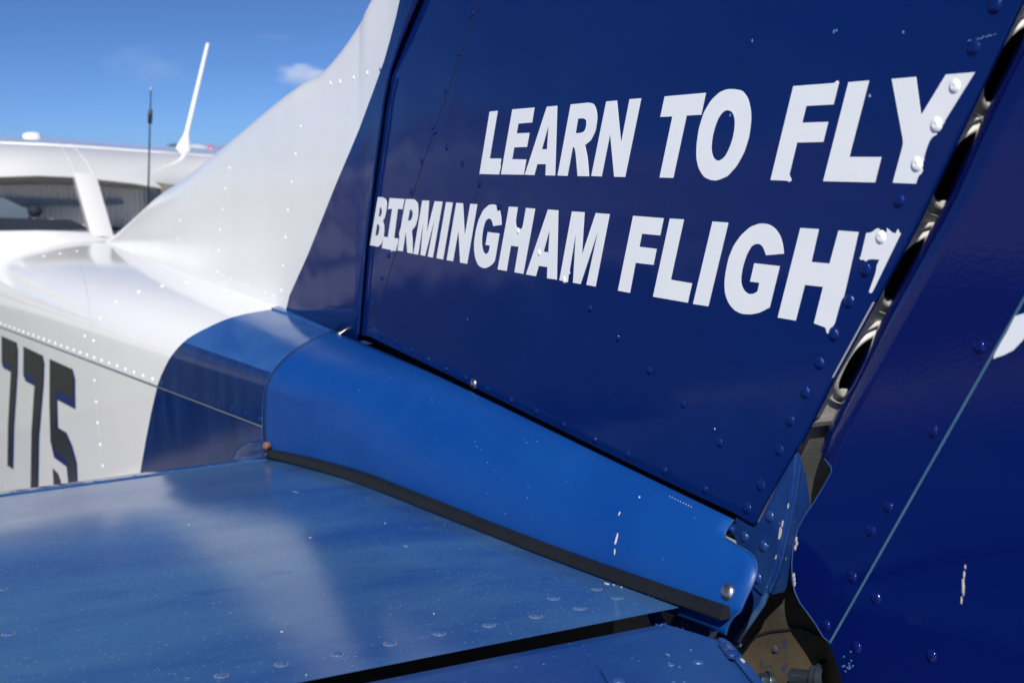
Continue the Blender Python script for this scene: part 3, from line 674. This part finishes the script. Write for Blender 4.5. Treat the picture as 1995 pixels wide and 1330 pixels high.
# rubber seal along the lower edge
rt = [(520,874), (560,880), (620,894), (700,915), (740,931), (860,975), (981,1028), (1101,1076), (1277,1132), (1418,1181)]
rb = [(519,889), (560,898), (630,913), (700,937), (820,985), (925,1028), (1061,1080), (1201,1132), (1300,1166), (1414,1206)]
def rs(pts, off):
    return [onp(x, y, (FS[0], FS[1]-off, 0), (-FI, 1, 0)) for x, y in pts]
def fine(P, x0, x1, n=60):
    for _ in range(2):     # even out the reading error before the cubic
        P = [P[0]]+[(b[0], .25*(a[1]+(c[1]-a[1])*(b[0]-a[0])/(c[0]-a[0]))*2+.5*b[1]) for a, b, c in zip(P, P[1:], P[2:])]+[P[-1]]
    return [(x0+(x1-x0)*k/n, smooth_interp(x0+(x1-x0)*k/n, P)) for k in range(n+1)]
top_, bot_ = rs(fine(rt, 520, 1418), .001), rs(fine(rb, 519, 1414), .004)
rows = []
for off, f_ in ((.004, 0.0), (-.003, .0), (-.0048, .12), (-.0042, .45), (-.0052, .75), (-.0044, .95), (-.001, 1.0), (.006, 1.0)):
    rows.append([a.lerp(b, f_)+Vector((0, off, 0)) for a, b in zip(top_, bot_)])
V, F = grid(rows); nn = len(top_); F.append(tuple(k*nn+nn-1 for k in range(len(rows)))); F.append(tuple(k*nn for k in range(len(rows))))
seal = mesh('rubber_seal', V, F, M['rubber'], fairing, sharp=50)
p, n = hit(fairing, 1418, 1152); screw(fairing, p, n, .0112, True, 1.1)
p, n = hit(fairing, 663, 650)
if p is None: p, n = hit(tail, 663, 650)
screw(fairing, p+Vector((0, 0, .001)), Vector((0, -.25, 1)), .011, False)
for a_ in [(1201,1050,.0011,.0042,.2), (1198,1073,.0006,.0028,.35), (1207,1000,.0006,.0018,.1), (1246,968,.0010,.0010,0)]: chip(fairing, *a_[:4], 'chip', a_[4])
for k in range(9): chip(fairing, 1305+k*5.2, 967+k*2.5, .0006, .0003, 'chip', name='scratch')
for p in [(841,777), (842,783), (700,760), (1026,862), (930,870), (1046,860), (760,735), (640,745), (985,1000), (950,900)]: chip(fairing, *p, .0007, .0006, 'scuff')
# ---- stabiliser
STOP = [(-1.535, 1.135), (-1.530, 1.150), (-1.515, 1.165), (-1.49, 1.179), (-1.455, 1.190), (-1.41, 1.1985), (-1.342, 1.2075), (-1.237, 1.2195), (-1.145, 1.2275), (-1.011, 1.2355), (-.913, 1.2415), (-.805, 1.248), (-.712, 1.2545), (-.640, 1.2595)]
SBOT = [(-1.535, 1.135), (-1.52, 1.122), (-1.48, 1.110), (-1.35, 1.100), (-1.1, 1.115), (-.80, 1.150), (-.74, 1.160)]
XT = -.640
def camber(x, y):
    q = min(1, max(0, (-y-.05)/.12)); return .0065*q*q*(3-2*q)*max(0, 1-((x+.94)/.30)**2)
def sx(x, y): return XT+(x-XT)*(1-.12*(-y-.1))
def root_y(x): return -.030 if x > -.72 else -.05
def srow(y):
    r = []
    pts = [(-1.535+(XT+1.535)*(1-math.cos(k/46*math.pi/2))) for k in range(47)]
    for x in pts[::-1]: r.append(Vector((sx(x, y), y, smooth_interp(x, STOP)+camber(x, y))))
    for x, z in SBOT[1:]: r.append(Vector((sx(x, y), y, z)))
    return r
ys = [-.046, -.06, -.075, -.095, -.115, -.135, -.16, -.2, -.3, -.42, -.6, -.9, -1.35]
rows = [srow(y) for y in ys]
# the inboard trailing corner runs up to a point beside the seal
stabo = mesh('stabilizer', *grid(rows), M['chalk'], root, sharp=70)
rivets(stabo, [(5,1147), (16,1234), (431,1315), (548,1293), (657,1274), (760,1253), (856,1234), (953,1217), (1044,1200), (1130,1184), (1203,1164), (1079,1165), (1163,1147)], .0068, 'chalk', True, .8)
rivets(stabo, [(917,1025), (961,1043)], .006, 'chalk', False, .8)
# lap of the nose skin, with its small rivets
lapx = -1.392
P = [Vector((sx(lapx, y), y, smooth_interp(lapx, STOP)+.0006)) for y in [-.11-k*.05 for k in range(14)]]
mesh('nose_lap', *tube(P, .0010, 6), M['edgeb'], stabo)
for k in range(12):
    y = -.135-k*.043; x = lapx-.012; rivet_at(stabo, Vector((sx(x, y), y, smooth_interp(x, STOP)+camber(x, y))), Vector((-.2, 0, 1)).normalized(), .006, 'chalk')
mesh('rear_web', *prism([Vector((-.735, y, z)) for y, z in ((-.04, 1.165), (-1.35, 1.165), (-1.35, 1.249), (-.04, 1.249))], (-.002, 0, 0)), M['dark'], stabo, False)  # near-black web, the gap's shade is in its colour
for a_ in [(1183,1137,.0032,.0013,.1), (1196,1139,.0012,.0006,.1), (1205,1137,.0008,.0005,.1), (1211,1143,.0007,.0005,0), (549,1230,.0012,.0008,.4), (368,1022,.0006,.0006,0), (750,1019,.0008,.0006,0), (605,1047,.0006,.0008,0), (845,1195,.0008,.0006,0), (597,1314,.0005,.0005,0)]: chip(stabo, *a_[:4], 'chip', a_[4])
for a_ in [(575,958,.0060,.0016,.2), (790,1063,.0045,.0016,.15)]: chip(stabo, *a_[:4], 'scuff', a_[4], 'scuff')
for px, py in ((1268,1157), (1273,1163), (1264,1160)): chip(stabo, px, py, .0012, .0007, 'chip')

# root fairing collar where the nose meets the tail cone
def collar(x, y, off): return onp(x, y, (-1.42, -.100-off, 0), (-.101, 1, 0))
ca = [(448,897), (453,889), (460,877), (472,866), (486,860), (502,857), (518,858)]; cb = [(445,899), (456,898), (466,897), (478,896), (492,895), (506,893), (521,890)]
rows = []
for f_, off in ((0, -.003), (.03, .003), (.14, .007), (.35, .0085), (.7, .011), (.93, .014), (1.0, .018)):
    rows.append([collar(a[0]+(b[0]-a[0])*f_, a[1]+(b[1]-a[1])*f_, off) for a, b in zip(ca, cb)])
mesh('root_collar', *grid(rows), M['navy_side'], tail, sharp=60)
p = onp(519, 868, (-1.42, -.11, 0), (-.101, 1, 0)); mesh('collar_stud', *lathe([(.0001, .003), (.003, .003), (.0046, .0015), (.0046, -.003)], 14, p, (.5, -1, .1)), M['copper'], tail)

# ---- elevator
ZE = 1.257
def PE(x, y, dz=0.0): return PZ(x, y, ZE+dz)
ea, eb_ = PE(1277, 1214), PE(700, 1328)
nose = [ea+(eb_-ea)*t for t in (0, .25, .5, .75, 1, 1.6, 3.2)]
inb = [PE(1277, 1214), PE(1290, 1217), PE(1387, 1246), PE(1425, 1257), PE(1482, 1330), PE(1560, 1430)]
rows = []
for dx, dz in ((.03, -.06), (.014, -.034), (.004, -.016), (-.0005, -.005), (.001, -.0008), (.012, .0012)):
    rows.append([p+Vector((dx, 0, dz)) for p in nose])
V, F = grid(rows)
far = nose[-1]+Vector((.5, 0, 0))
top = [p+Vector((.012, 0, .0012)) for p in nose]
n0 = len(V); ext = [Vector((.1, far.y, ZE)), Vector((.1, inb[-1].y, ZE))]+inb[::-1][:-1]
tp = top+ext
V2, F2 = prism([Vector((p.x, p.y, ZE+.0012)) for p in tp], (0, 0, -.0015))
side = [p+Vector((0, 0, -.05)) for p in inb]
V3, F3 = grid([inb, side])
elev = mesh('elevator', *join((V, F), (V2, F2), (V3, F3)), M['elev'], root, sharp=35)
def plate(nm, pts, h, m=None, up=.002):
    q = [PE(x, y, up) for x, y in pts]; o = mesh(nm, *prism(q, (0, 0, h)), m or M['elev'], elev, False)
    bv = o.modifiers.new('edge', 'BEVEL'); bv.width = .0012; bv.segments = 2; bv.limit_method = 'ANGLE'; return o
plate('doubler_plate', [(1387,1246), (1370,1254), (1340,1264), (1294,1274), (1240,1287), (1166,1301), (1190,1345), (1210,1420), (1520,1420), (1452,1331)], .0022)
plate('doubler_plate', [(1158,1297), (1130,1304), (1100,1314), (1040,1330), (1000,1345), (1010,1420), (1204,1420), (1184,1345)], .0028)
plate('end_strip', [(1398,1248), (1410,1249), (1423,1257), (1441,1277), (1484,1331), (1560,1430), (1535,1430), (1464,1331)], .0028)
plate('end_gusset', [(1399,1253), (1410,1251), (1421,1258), (1434,1270), (1440,1281), (1430,1285), (1418,1282), (1407,1268)], .0012, M['bracket'], .0042)
dbl = [o for o in bpy.data.objects if o.name.startswith('doubler_plate')]
for px, py in ((1361,1287), (1206,1325)): rivet_at(elev, PE(px, py, .0044), Vector((0, 0, 1)), .0088, 'elev', False, .8)
rivet_at(elev, PE(1426, 1271, .0062), Vector((0, 0, 1)), .0088, 'bracket', False, .6)
for a_ in [(1301,1275,.0030,.0012), (1308,1296,.0014,.0022), (1304,1291,.0008,.0008), (1324,1299,.0010,.0008), (1346,1266,.0009,.0009), (1312,1328,.0008,.0016), (1333,1328,.0008,.0010)]:
    p = PE(a_[0], a_[1], .0046); k = 8
    q = [p+Vector((a_[2]*math.cos(t)*random.uniform(.5, 1.1), a_[3]*math.sin(t)*random.uniform(.5, 1.1), 0)) for t in [2*math.pi*i/k for i in range(k)]]
    mesh('paint_chip', *prism(q, (0, 0, .0003)), M['scuff'], elev, False)
q = [PE(x, y, .0052) for x, y in ((1442,1282), (1448,1284), (1452,1289), (1449,1291), (1443,1286))]; mesh('paint_chip', *prism(q, (0, 0, .0003)), M['chip'], elev, False)
# hinge fittings in the gap
q = [PY(x, y, -.052) for x, y in ((1258,1184), (1266,1180), (1272,1184), (1288,1214), (1288,1224), (1270,1224))]
mesh('hinge_fitting', *prism(q, (0, .004, 0)), M['pitted'], stabo, False)
q = [PY(x, y, -.032) for x, y in ((1321,1184), (1366,1203), (1378,1218), (1385,1231), (1379,1243), (1366,1252), (1298,1228))]
mesh('elevator_horn', *prism(q, (0, .006, 0)), M['pitted'], elev, False)

# ---- hinge bracket plate under the rear foot of the fin
bk = [(1556,864), (1551,930), (1541,985), (1530,1035), (1519,1085), (1505,1125), (1492,1157)]
bl = [(1543,880), (1500,955), (1468,1010), (1450,1010), (1434,1003), (1430,1040), (1440,1075), (1466,1140), (1478,1152)]
Rp = [PY(x-7, y, .0028) for x, y in bk]
pl = Rp+[PY(x, y, .0028) for x, y in bl[::-1]]
TPR = [.05, .6, 1, 1, 1, 1, 1]
rows = [Rp]+[[p+Vector((a*t, b*t, 0)) for p, t in zip(Rp, TPR)] for a, b in ((.0016, .0006), (.0030, .0022), (.0034, .0050), (.0030, .016))]
brk = mesh('hinge_bracket', *join(prism(pl, (0, .0015, 0)), grid(rows)), M['bracket'], root, sharp=50)
ob = [PY(x, y, .004) for x, y in ((1558,905), (1551,960), (1541,1010), (1530,1060), (1516,1112), (1500,1150))]
mesh('bracket_lip', *tube(ob, .0016, 8), M['bracket'], brk)
for px, py in ((1500,1005), (1450,1045), (1487,1063), (1476,1125)): rivet_at(brk, PY(px, py, .0028), Vector((0, -1, 0)), .0082, 'bracket')
mesh('notch_bolt', *lathe([(.0001, .004), (.003, .0038), (.0042, .002), (.0044, -.004)], 14, PY(1424, 1032, .003), (.3, -1, .2)), M['bracket'], brk)
for a_ in ((1519,1040,.0016,.005,-.15), (1524,1020,.0008,.003,-.15), (1535,985,.0006,.0022,-.1), (1511,1085,.0006,.002,-.2)):
    p = PY(a_[0], a_[1], .0022); k = 9
    q = [p+Vector((a_[2]*math.cos(t)*random.uniform(.5, 1.1)+a_[4]*-a_[3]*math.sin(t), 0, a_[3]*math.sin(t)*random.uniform(.6, 1.1))) for t in [2*math.pi*i/k for i in range(k)]]
    mesh('paint_chip', *prism(q, (0, .0004, 0)), M['chip'], brk, False)
# lower flange running down to the safety wire
lf = [(1488,1152), (1494,1160), (1470,1197), (1443,1236), (1428,1254), (1412,1246), (1392,1236), (1386,1232), (1390,1200), (1430,1150), (1466,1143)]
mesh('lower_flange', *prism([PY(x, y, .005) for x, y in lf], (0, .002, 0)), M['bracket'], brk, False)
P = [PY(x, y, .0055) for x, y in ((1495,1152), (1486,1174), (1469,1199), (1448,1229), (1431,1253))]
mesh('flange_edge', *tube(P, .0022, 10), M['edgeb'], brk)
P = [PY(x, y, .003) for x, y in ((1408,1246), (1416,1250), (1424,1254), (1432,1256), (1442,1255))]
mesh('safety_wire', *tube(P, [.0008, .0009, .0012, .0016, .0014], 8), M['edgeb'], brk)
P = [PY(x, y, .004) for x, y in ((1412,1253), (1422,1249), (1431,1252))]; mesh('safety_wire', *tube(P, .0009, 8), M['edgeb'], brk)

mesh('fin_gap_shade_sheet', *prism([PY(x, y, .022) for x, y in ((700,640), (925,735), (1440,985), (1450,1060), (925,810), (690,710))], (0, .003, 0)), M['dark'], fin, False)  # near-black sheet that fills the gap under the fin with shade
mesh('gap_shade_floor', *prism([Vector(v) for v in ((-.76, -.02, 1.158), (-.76, -1.35, 1.158), (-.55, -1.35, 1.158), (-.55, -.02, 1.158))], (0, 0, -.003)), M['dark'], stabo, False)  # dark plate added below the elevator gap to keep it black
# ---- tail bulkhead, cavity and bolts behind the hinge
mesh('cavity_shade_plate', *prism([PY(x, y, .066) for x, y in ((1180,1130), (1500,1040), (1540,925), (1700,880), (1760,1400), (1180,1400))], (0, .004, 0)), M['dark'], root, False)  # black plate standing in for the shade behind the hinge
bh = [(1496,1163), (1520,1152), (1560,1150), (1620,1140), (1720,1330), (1740,1400), (1380,1400), (1400,1290), (1440,1256)]
bulk = mesh('tail_bulkhead', *prism([PY(x, y, .030) for x, y in bh], (0, .003, 0)), M['dirty'], root, False)
P = [PY(x, y, .0288) for x, y in ((1440,1278), (1460,1250), (1474,1237), (1500,1229), (1560,1222), (1600,1240))]
mesh('bulkhead_lap', *tube(P, .0009, 6), M['dark'], bulk)
P = [PY(1518, 1056, .02), PY(1560, 1075, .02)]; mesh('torque_rod', *tube(P, .0026, 12), M['bracket'], bulk)
mesh('rivet_head', *lathe([(.0001, .002), (.002, .0018), (.0028, 0)], 12, PY(1511, 1263, .0295), (0, -1, 0)), M['dirty'], bulk)
def bolt(px, py, y, rad, ln_, ax):
    p = PY(px, py, y); pr = []
    for k in range(14): pr += [(rad, ln_*(1-k/14)), (rad*.82, ln_*(1-(k+.5)/14))]
    pr = [(.0001, ln_+.0008), (rad*.8, ln_+.0008)]+pr
    V, F = lathe(pr, 16, p, ax); V2, F2 = lathe([(.0001, .0065), (rad*1.6, .0065), (rad*1.8, .0055), (rad*1.8, 0)], 6, p, ax); V3, F3 = lathe([(rad*2.2, .0012), (rad*2.3, .0006), (rad*2.3, -.004)], 20, p, ax)
    mesh('bolt', *join((V, F), (V2, F2), (V3, F3)), M['boltm'], bulk, sharp=30)
M['boltm'] = mat('oily_dark_bolt', (0.05, 0.07, 0.09), 0.35, metal=.7, bump=.3)
bolt(1600, 1322, .026, .0052, .020, (-.85, -.5, -.12))
bolt(1496, 1326, .028, .0030, .006, (-.3, -1, .2))

# ---- rudder
def hx(z): return interp(z, RH)+.0268
RH = sorted([(lambda q: (q.z, q.x))(PY(x, y, .0104)) for x, y in ((1990,78), (1942,171), (1908,247), (1850,398), (1795,484), (1724,602), (1687,680), (1640,772), (1606,838), (1598,876))])
(z0, x0), (z1, x1) = RH[-2], RH[-1]; RH.append((z1+.5, x1+(x1-x0)/(z1-z0)*.5))
zlow = RH[0][0]
# straighten the nose line
zz = [zlow+k*(1.95-zlow)/40 for k in range(41)]
(za, xa), (zb_, xb_) = RH[0], RH[-2]
def hxl(z): return .5*hx(z)+.5*(xa+(xb_-xa)*(z-za)/(zb_-za)+.0268)
rows = []
for k, z in enumerate(zz):
    c = hxl(z); r = [Vector((c+.03, -.0005, z)), Vector((c+.012, 0.0, z))]
    for j in range(21):
        t = -math.pi/2-math.pi*j/20; r.append(Vector((c+.040*math.cos(t), MY+.040*math.sin(t), z)))
    r += [Vector((c+.012, 2*MY, z)), Vector((c+.03, 2*MY+.0005, z))]; rows.append(r)
V1, F1 = grid(rows)
lowp = [(1600,880), (1607,893), (1619,908), (1621,918), (1613,932), (1603,950), (1586,978), (1569,1003), (1555,1030), (1547,1060), (1543,1095), (1544,1130), (1549,1152), (1558,1172), (1575,1195), (1590,1216), (1604,1240), (1617,1251), (1625,1267), (1634,1290), (1640,1312), (1646,1335), (1660,1400)]
LP = [PY(x, y, -.0005) for x, y in lowp]
up_ = [Vector((hxl(z)+.0005, -.0005, z)) for z in zz]
outl = up_[::-1]+[Vector((up_[0].x-.010, -.0005, up_[0].z-.002))]+LP+[Vector((-.18, -.0005, LP[-1].z)), Vector((.05, -.0005, 1.95))]
pr1 = prism(outl, (0, .0014, 0))
outm = [Vector((p.x, 2*MY+.0005, p.z)) for p in outl]
rud = mesh('rudder', *join((V1, F1), pr1, prism(outm, (0, -.0014, 0))), M['navy_r'], root, sharp=30)
# rear skin overlapping the nose skin, with its worn edge
s_a, s_b = PY(1617, 1251, -.002), PY(2010, 556, -.002); s_c = s_b+(s_b-s_a)*.9
q = [s_a, s_b, s_c, Vector((.05, s_c.y, s_c.z)), Vector((-.18, s_a.y, 1.15)), Vector((LP[-1].x, s_a.y, LP[-1].z))]+[Vector((p.x, s_a.y, p.z)) for p in LP[::-1][1:6]]
skin = mesh('rear_skin', *prism(q, (0, .0013, 0)), M['navy_r'], rud, False)
mesh('skin_edge', *tube([s_a, s_a.lerp(s_b, .5), s_b, s_c], .00075, 8), M['teal'], rud)
rivets(rud, [(1909,675), (1818,838), (1731,987), (1697,1032), (1661,1122), (1610,1216)], .0078, 'navy_r')
rivets(skin, [(1708,1164), (1670,1259), (1816,1276)], .0074, 'navy_r', False, 1.2)
q = [(1978,616), (1986,613), (2012,606), (2012,640), (1992,664), (1975,682), (1955,692), (1942,696), (1936,699), (1938,690), (1950,668), (1962,648)]
q = [PY(x, y, -.0024) for x, y in q]; mesh('letter', *prism(q, (0, -.0003, 0)), M['vinyl'], rud, False)['label'] = 'white curved tail of a letter cut off by the frame edge'
for a_ in ((1877,1142,.0009,.0048,.05), (1879,1118,.0006,.0022,0), (1874,1168,.0004,.0022,0), (1881,1104,.0004,.0012,0)): chip(skin, *a_[:4], 'chip', a_[4])
for k in range(12): chip(skin, 1648+random.uniform(-6, 14), 1300+random.uniform(-40, 28), .0005, .0005, 'scuff')
for x, y in ((1548,1050), (1549,1058), (1546,1066), (1543,1120), (1544,1128), (1545,1136)):
    p = PY(x+3, y, -.0008); q = [p+Vector((random.uniform(.6, 1)*.0012*math.cos(t), 0, random.uniform(.6, 1)*.0022*math.sin(t))) for t in [2*math.pi*i/7 for i in range(7)]]
    mesh('paint_chip', *prism(q, (0, .0003, 0)), M['chip'], rud, False)
P = [p+Vector((-.0002, 0, 0)) for p in LP[1:18]]; mesh('worn_edge', *tube(P, .0003, 6), M['edgeb'], rud)

# ---- cabin, roof and rear window
XL, XS, XC = -3.65, -3.25, -4.5
lip = [(-60,352), (0,345), (75,342), (150,345), (185,349), (260,357), (320,367), (350,375), (400,392), (440,412)]
LIP = [PX(x, y, XL) for x, y in lip]
CRN = [PX(x, y, XC) for x, y in ((-80,262), (0,265), (105,268), (160,272), (300,284), (370,288), (450,292), (520,296), (600,302), (650,305))]
for i, p in enumerate(LIP):
    d = max(0, abs(p.y-.0)-.16); p.x -= d*1.1
    p.x -= 0
rows = []
for k in range(13):
    t = k/12; r = []
    for a, b in zip(LIP, CRN):
        p = a.lerp(b, t); p.z += .040*math.sin(math.pi*t)*(1-t*.4); r.append(p)
    rows.append(r)
rows.append([p+Vector((-.10, 0, -.004)) for p in CRN]); rows.append([p+Vector((-.45, 0, -.03)) for p in CRN]); rows.append([p+Vector((-1.1, 0, -.10)) for p in CRN])
rows.insert(0, [p+Vector((-.02, 0, -.004)) for p in LIP]); rows.insert(0, [p+Vector((-.10, 0, .012)) for p in LIP])
roof = mesh('cabin_roof', *grid(rows), M['white'], root, sharp=50)
sm = roof.modifiers.new('thickness', 'SOLIDIFY'); sm.thickness = .006; sm.offset = -1
SIL = [PX(x, y, XS) for x, y in ((-140,468), (-60,459), (0,454), (75,449), (130,450), (210,455), (245,462), (290,478), (340,505))]
for p in SIL:
    d = max(0, abs(p.y+.05)-.12); p.x -= d*1.4
rows = [[p+Vector((-.10, 0, -.02)) for p in SIL], [p+Vector((-.012, 0, 0)) for p in SIL], [p+Vector((0, 0, -.003)) for p in SIL], [p+Vector((.035, 0, -.016)) for p in SIL], [p+Vector((.09, 0, -.034)) for p in SIL], [p+Vector((.16, 0, -.075)) for p in SIL]]
sill = mesh('window_sill', *grid(rows), M['white'], root, sharp=60)
def dsp(P, n=40): return [along(P, k/n) for k in range(n+1)]
a_, b_ = dsp(SIL), dsp(LIP)
rows = [[p.lerp(q, t)+Vector((-.014, 0, .003*math.sin(math.pi*t)-.003)) for p, q in zip(a_, b_)] for t in [k/8 for k in range(9)]]
ipost = 21
mesh('rear_window', *grid(rows), M['glass'], root, sharp=60)
pa = [(143,346), (152,346), (184,348), (186,348)]
bl_, br_ = PX(178, 466, XS+.012), PX(222, 468, XS+.012); tl_, tr_ = PX(143, 341, XL+.004), PX(187, 346, XL+.004)
rows = []
for k in range(9):
    t = k/8; l, r = bl_.lerp(tl_, t), br_.lerp(tr_, t); o_ = Vector((.005, 0, .006))
    rows.append([l+Vector((-.01, 0, -.012)), l+o_, l.lerp(r, .5)+o_+Vector((.004, 0, .003)), r+o_, r+Vector((-.01, 0, -.012))])
mesh('window_post', *grid(rows), M['white'], root, sharp=35)
# roof joints that carry on from the post
for xs_ in (((150,344), (140,318), (122,288), (108,270)), ((186,348), (172,320), (150,292), (137,278))): seam(roof, xs_, .002, M['white'], 'roof_joint')
seam(roof, ((0,278), (80,281), (180,287), (300,296), (430,305)), .003, M['white'], 'roof_joint')
# cabin inside
cab = mesh('cabin_lining', *box((-5.3, .04, 1.05), (.02, 1.3, .9)), M['dark'], root, False)
XP = -3.80
rows = []
for k in range(91):
    y = -.32+k*.0072; rows.append([Vector((XP+(.006 if k % 2 else 0), y, 1.16)), Vector((XP+(.006 if k % 2 else 0), y, 1.49-max(0, y-.1)*.22))])
mesh('ribbed_panel', *grid(rows), M['cabin'], cab, False)
mesh('shelf', *prism([PX(x, y, XP+.02) for x, y in ((-40,384), (60,387), (150,391), (240,390), (242,398), (180,402), (60,400), (54,432), (-40,440))], (-.01, 0, 0)), M['slate'], cab, False)
def headr(px, py, x, ry, rz, m, nm):
    c = PX(px, py, x); V, F = grid([[c+Vector((.02*math.sin(a)*math.cos(t), ry*math.sin(a)*math.sin(t), rz*math.cos(a))) for t in [2*math.pi*k/16 for k in range(16)]] for a in [math.pi*(.02+.96*k/10) for k in range(11)]], True); mesh(nm, V, F, m, cab)
headr(68, 411, XP+.04, .020, .018, M['seat'], 'headrest')
mesh('seat_back', *prism([PX(x, y, XP+.10) for x, y in ((-60,424), (0,425), (90,428), (140,429), (160,438), (185,452), (200,500), (-60,500))], (-.04, 0, 0)), M['seat'], cab, False)
mesh('seat_back', *prism([PX(x, y, XP+.10) for x, y in ((215,442), (235,444), (262,455), (280,500), (215,500))], (-.04, 0, 0)), M['seat'], cab, False)
mesh('door_post', *prism([PX(x, y, XP+.03) for x, y in ((288,368), (300,369), (345,376), (365,384), (330,430), (288,420))], (-.01, 0, 0)), M['slate'], cab, False)
mesh('headliner', *prism([PX(x, y, XP+.05) for x, y in ((-60,340), (-60,362), (60,360), (130,360), (200,363), (300,372), (360,384), (420,400), (420,380), (350,362), (200,338))], (-.02, 0, 0)), M['lining'], cab, False)
# wings
def wing(y0, y1, nm):
    pr = [(0, .0), (.10, .012), (.35, .045), (.7, .072), (1.0, .074), (1.25, .055), (1.38, .025), (1.42, -.005), (1.38, -.03), (1.2, -.05), (.8, -.055), (.35, -.03)]
    rows = [[Vector((-4.05-a, y, 1.53+b+.01*abs(y))) for a, b in pr] for y in (y0, (y0+y1)/2, y1)]
    V, F = grid(rows, True); k = len(pr); F += [tuple(range(k)), tuple(range(2*k, 3*k))]; return mesh(nm, V, F, M['white'], root)
wing(.60, 5.0, 'wing'); wing(-.55, -5.0, 'wing')
# cabin sides, nose
rows = []
for x, hw, zb2, zt2 in ((-3.2, .31, .92, 1.33), (-3.7, .40, .82, 1.34), (-4.4, .50, .74, 1.36), (-5.2, .52, .72, 1.36), (-5.5, .50, .74, 1.30), (-6.3, .38, .80, 1.24), (-6.5, .25, .86, 1.16)):
    rows.append([Vector((x, MY+hw*(abs(math.cos(t))**.5)*(1 if math.cos(t) > 0 else -1), (zb2+zt2)/2+(zt2-zb2)/2*(abs(math.sin(t))**.5)*(1 if math.sin(t) > 0 else -1))) for t in [2*math.pi*(k+.5)/24 for k in range(24)]])
V, F = grid(rows, True); F += [tuple(range(24)), tuple(range(len(V)-24, len(V)))]
mesh('cabin_body', V, F, M['white'], root)
# antennas and roof fittings
b0, t0 = PX(355, 297, -4.4), PX(405, 85, -4.4)
rows = []
for t, ww, th in ((0, .030, .010), (.02, .028, .009), (.10, .017, .007), (.16, .0095, .006), (.2, .0078, .0055), (1, .0058, .0045), (1.005, .002, .002)):
    c = b0.lerp(t0, t); rows.append([c+Vector((0, ww*math.cos(a), 0))+Vector((th*math.sin(a), 0, 0)) for a in [2*math.pi*k/12 for k in range(12)]])
V, F = grid(rows, True); F.append(tuple(range(len(V)-12, len(V)))); mesh('blade_antenna', V, F, M['white'], root)
P = [PX(x, y, -3.3) for x, y in ((294,174), (293,215), (292,240), (290,330), (288,418), (287,440))]
wh = mesh('whip_antenna', *tube(P, [.0014, .0016, .0018, .0022, .0026, .012], 8), M['black'], root)
mesh('loading_coil', *tube([PX(293, 213, -3.3), PX(293, 216, -3.3), PX(292, 239, -3.3), PX(292, 242, -3.3)], [.003, .0056, .0056, .003], 12), M['black'], wh)
mesh('antenna_tip', *lathe([(.0001, .004), (.0028, .002), (.0028, -.002), (.0001, -.004)], 10, PX(294, 173, -3.3), (0, 0, 1)), M['chip'], wh)
c = PX(63, 268, -4.5); mesh('dome_antenna', *lathe([(.0001, .018), (.02, .017), (.03, .011), (.033, -.01)], 20, c, (0, 0, 1)), M['glossw'], root)
c = PX(410, 291, -4.6); bcn = mesh('roof_beacon', *lathe([(.0001, .014), (.006, .012), (.012, .005), (.013, 0)], 16, c, (0, 0, 1)), M['red'], root)
mesh('beacon_base', *lathe([(.016, .001), (.024, -.002), (.026, -.012)], 16, c, (0, 0, 1)), M['white'], bcn)
